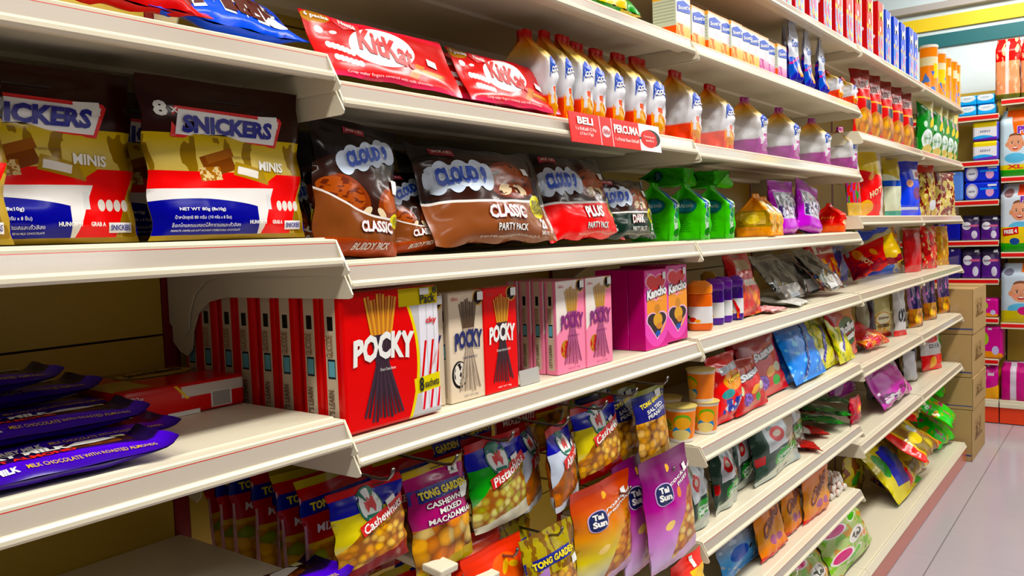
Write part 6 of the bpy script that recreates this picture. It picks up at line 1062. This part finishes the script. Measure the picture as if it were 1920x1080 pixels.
# nappy packs
def baby(d, cx, cy, s, smile=True):
    E_ = lambda x, y, a, b, col, an=0: d.mix(d.ell(cx+x*s, cy+y*s*.62, a*s, b*s*.62, an), col)
    E_(0, -.55, .34, .20, '#7ab8d8'); E_(0, .02, .27, .33, '#d9a58c'); E_(-.26, -.02, .06, .09, '#d09a80'); E_(.26, -.02, .06, .09, '#d09a80'); E_(0, .30, .20, .12, '#7a5444'); E_(0, .20, .24, .13, '#dba890')
    for x in (-.10, .10): E_(x, .04, .042, .03, '#f0e8e4'); E_(x, .04, .026, .03, '#2a1a18'); E_(x, .10, .05, .012, '#6a4434')
    E_(0, -.06, .035, .03, '#c48a74'); E_(-.15, -.10, .06, .05, '#e09a8c'); E_(.15, -.10, .06, .05, '#e09a8c'); E_(0, -.17, .09, .055, '#a83a3c'); E_(0, -.15, .075, .025, '#f0e6e2')
def nappy(nm, c1, top):
    d = D(nm, '#cfe0ea', rough=.25, coat=.2); d.mix(d.tri((.28, .62), (1.1, .52), (1.1, 1.02), (.2, 1.02)), c1); d.mix(d.box(.1, 1.1, .90, 1.02), top) ; baby(d, .30, .48, .62); d.mix(d.arc(.17, -.05, .3), '#e8d43a'); d.mix(d.arc(.09, .05, .4), '#4a9a3a'); return d
n1_ = nappy('smiling_nappy_print', '#e87a1a', '#e87a1a')
prn = lambda s: (lambda p, r: p.text('PETPET', .70, .70, .72, .11, '#6a2a9a', 4, .05, .06, out='#f0eef2', ob=.06, off=.002).text(s, .30, .14, .32, .06, '#c83a2a', 0, 0, .03).build('brand_lettering', r))
wallpack('nappy_pack', 'orange-topped nappy pack with a laughing baby, highest of three', 'nappy pack', n1_, 1875, 1972, 202, zr_[1], .2, 1, prn('XL'))
n2_ = D('pale_nappy_print', '#d4dce4', rough=.25, coat=.2); n2_.mix(n2_.box(.34, 1.1, .82, .98), '#e8661a'); n2_.mix(n2_.ell(.16, .86, .1, .07), '#8a6a6a'); baby(n2_, .38, .58, .66); n2_.mix(n2_.hp(0, -1, .36), '#e8d02a'); n2_.mix(n2_.arc(.12, .1, .3), '#4a9a3a'); n2_.mix(n2_.box(.04, .36, .24, .35, 6), '#c81f28'); n2_.mix(n2_.ell(.28, .15, .1, .05), '#2a4a8a')
wallpack('nappy_pack', 'yellow-footed nappy pack with red free tag, middle of three', 'nappy pack', n2_, 1876, 1972, 342, zr_[2], .2, 1, lambda p, r: p.text('PETPET', .70, .76, .62, .09, '#6a2a9a', 0, .05, .06, out='#f0eef2', ob=.06, off=.002).text('FREE 4', .2, .295, .26, .06, WHITE, 6, 0, .04, off=.002).build('brand_lettering', r))
n3_ = D('low_nappy_print', '#c8d4de', rough=.25, coat=.2); n3_.mix(n3_.box(.4, 1.1, .85, 1.0), '#e8861a'); n3_.mix(n3_.ell(.15, .85, .1, .06), '#7a7a8a'); baby(n3_, .40, .50, .8); n3_.mix(n3_.hp(0, -1, .20), '#d0c020'); n3_.mix(n3_.ell(.45, .2, .12, .07), '#c83a7a')
wallpack('nappy_pack', 'nappy pack with large laughing face, lowest of three', 'nappy pack', n3_, 1877, 1972, 494, zr_[3], .2, 1, lambda p, r: p.text('PETPET', .75, .80, .5, .09, '#6a2a9a', 0, .05, .06, out='#f0eef2', ob=.06, off=.002).build('brand_lettering', r))
on = D('orange_nappy_print', '#e2a082', rough=.2, coat=.3); on.mix(on.hp(0, 1, -.62), '#e8541a'); on.mix(on.noise(4, .56), '#e8c0a4'); on.mix(on.box(.42, .56, -.1, .95), '#e6dcd4'); on.mix(on.hp(0, -1, .08), '#6a6a3a')
on1 = wallpack('nappy_pack', 'tall orange and pink nappy pack on the top shelf, fully in view', 'nappy pack', on, 1866, 1912, 70, zr_[0], .16, 1); 
wallpack('nappy_pack', 'tall orange nappy pack on the top shelf cut by the photo edge', 'nappy pack', on, 1914, 1960, 68, zr_[0], .16, 1)
# ---------------------------------------------------------------- settling: small shifts (x, y, z) and slimmer packs so that neighbours do not press into each other
SETTLE = {'candy_bag': (0.0029, 0.0003, 0, 1), 'cereal_pouch.001': (0.0036, 0.0056, 0, 0.85), 'cereal_pouch.002': (-0.0233, 0.0033, 0, 0.7), 'chocolate_bag': (0.001, 0.006, 0, 1), 'chocolate_bag.003': (-0.0109, 0.0035, 0, 1), 'chocolate_bag.004': (0.0038, -0.0002, 0, 1), 'chocolate_bag.009': (0.0048, -0.0026, -0.003, 1), 'chocolate_bar': (-0.0021, 0.0003, 0.002, 1), 'chocolate_bar.001': (0.0083, 0.0018, 0, 0.7), 'chocolate_bar.003': (-0.0067, -0.0003, 0, 0.85), 'chocolate_bar.004': (0.0004, 0.0004, 0, 0.55), 'chocolate_bar.005': (-0.0001, -0.0022, 0.002, 1), 'chocolate_bar.007': (-0.0047, -0.0007, 0, 0.85), 'chocolate_pouch': (-0.0006, -0.0043, 0, 0.85), 'chocolate_pouch.001': (-0.0105, 0.0019, 0, 1), 'chocolate_pouch.003': (0.007, -0.0017, 0.002, 0.55), 'chocolate_pouch.004': (-0.0135, 0.0021, 0.002, 0.85), 'foil_pack': (-0.0134, -0.0019, 0, 1), 'foil_pack.001': (-0.0225, 0.0099, 0, 1), 'foil_pack.003': (0.0003, -0.0018, 0, 0.85), 'heart_biscuit_box.001': (-0.0028, -0.0008, 0.004, 1), 'heart_biscuit_box.004': (-0.0039, 0.0003, 0.004, 0.85), 'heart_biscuit_box.005': (-0.0004, 0.0027, 0.004, 1), 'jelly_jar.002': (-0.0009, 0.0033, 0, 0.85), 'jelly_jar.006': (-0.0121, 0.0052, 0, 0.55), 'label_plate.001': (-0.0214, -0.0233, -0.003, 0.4165), 'marshmallow_twist.007': (-0.0038, -0.0016, 0, 1), 'marshmallow_twist.022': (-0.0014, -0.0008, 0.002, 0.85), 'mint_bag': (0.0044, 0.0011, 0, 0.85), 'mint_bag.001': (-0.0127, -0.0033, 0, 0.55), 'mint_bag.002': (-0.0107, 0.0048, -0.003, 0.85), 'mint_bag.003': (0.0085, -0.0014, 0, 0.55), 'nut_packet.003': (0.0024, -0.0055, 0, 1), 'nut_packet.004': (-0.0058, 0, 0, 1), 'nut_packet.006': (0.0068, -0.0022, 0, 0.7), 'nut_packet.015': (0.0001, 0.0053, 0, 0.55), 'nut_packet.016': (0.0087, 0.0013, 0.002, 1), 'nut_packet.018': (-0.006, -0.0059, 0, 1), 'nut_packet.025': (-0.0101, 0.0032, 0, 1), 'nut_packet.027': (0.0088, -0.0016, 0, 0.85), 'nut_packet.029': (-0.0041, 0.0066, 0, 0.55), 'nut_packet.030': (0.0005, -0.001, 0, 0.7), 'oat_carton': (0.0019, -0.0008, 0.002, 1), 'oat_carton.001': (-0.0069, -0.0096, 0, 1), 'oat_carton.003': (0.0002, 0.009, 0, 0.7), 'oat_carton.005': (-0.0012, 0.0109, 0, 1), 'oat_carton.006': (0.0009, -0.0057, 0, 1), 'oat_carton.008': (0.0003, 0.0018, 0, 0.7), 'oat_carton.010': (-0.024, -0.0037, 0, 0.595), 'oat_pouch.006': (0.0095, 0.0076, 0, 1), 'oat_pouch.008': (-0.0256, 0.0032, 0, 0.55), 'oat_pouch.014': (-0.0071, -0.0023, 0.004, 1), 'pad_pack.005': (-0.0033, 0.004, 0, 1), 'price_card': (0.0082, 0.0024, 0, 0.85), 'seaweed_packet.002': (-0.0094, -0.0037, 0.002, 0.55), 'snack_bag.005': (-0.007, 0.001, 0, 1), 'snack_bag.012': (0.0005, 0.0015, 0.002, 1), 'snack_bag.013': (-0.0194, -0.0004, 0, 1), 'snack_bag.014': (0.008, 0.0021, -0.003, 0.85), 'snack_bag.016': (0.0072, 0.0054, 0, 1), 'snack_bag.017': (-0.0217, -0.002, 0.002, 0.55), 'snack_bag.018': (-0.0235, 0.0004, 0.002, 0.85), 'snack_bag.020': (-0.024, 0.006, 0, 0.85), 'snack_bag.025': (-0.02, 0.0035, 0, 0.7), 'snack_bag.027': (-0.0178, 0.0003, 0, 1), 'snack_bag.029': (0.0059, 0.0008, 0, 0.7), 'snack_carton.006': (0.003, 0.0019, 0.004, 1), 'snack_pouch.002': (0.0025, -0.0118, 0, 0.55), 'snack_pouch.005': (-0.0156, 0.0006, 0, 0.85), 'snack_pouch.006': (0.0032, 0.003, 0.004, 1), 'sweet_bag': (-0.0121, 0, 0, 1), 'sweet_bag.002': (0.0017, 0.0047, 0.002, 1), 'sweet_bag.004': (-0.0135, -0.0055, 0, 0.55), 'sweet_bag.007': (-0.0222, 0.0008, 0, 0.85), 'sweet_bag.009': (-0.0271, 0.0027, 0, 0.4675), 'sweet_bag.011': (0.0013, 0.0003, 0, 1), 'sweet_bag.014': (-0.0047, -0.0005, 0, 0.7), 'sweet_bag.016': (0.002, 0.0021, 0, 0.85), 'sweet_pouch.006': (-0.0017, -0.0109, 0, 1), 'sweet_pouch.007': (-0.0105, 0.0006, 0, 1), 'sweet_pouch.012': (-0.0119, 0.0011, 0, 1), 'tissue_pack.001': (-0.0053, 0.0003, 0, 1), 'wafer_pack': (0.0049, 0.003, 0, 0.85), 'wafer_pack.003': (0.0016, -0.0039, 0.002, 1)}
for n_, (dx, dy, dz, sy) in SETTLE.items():
    o = bpy.data.objects[n_]; o.location += Vector((dx, dy, dz)); o.scale.y *= sy
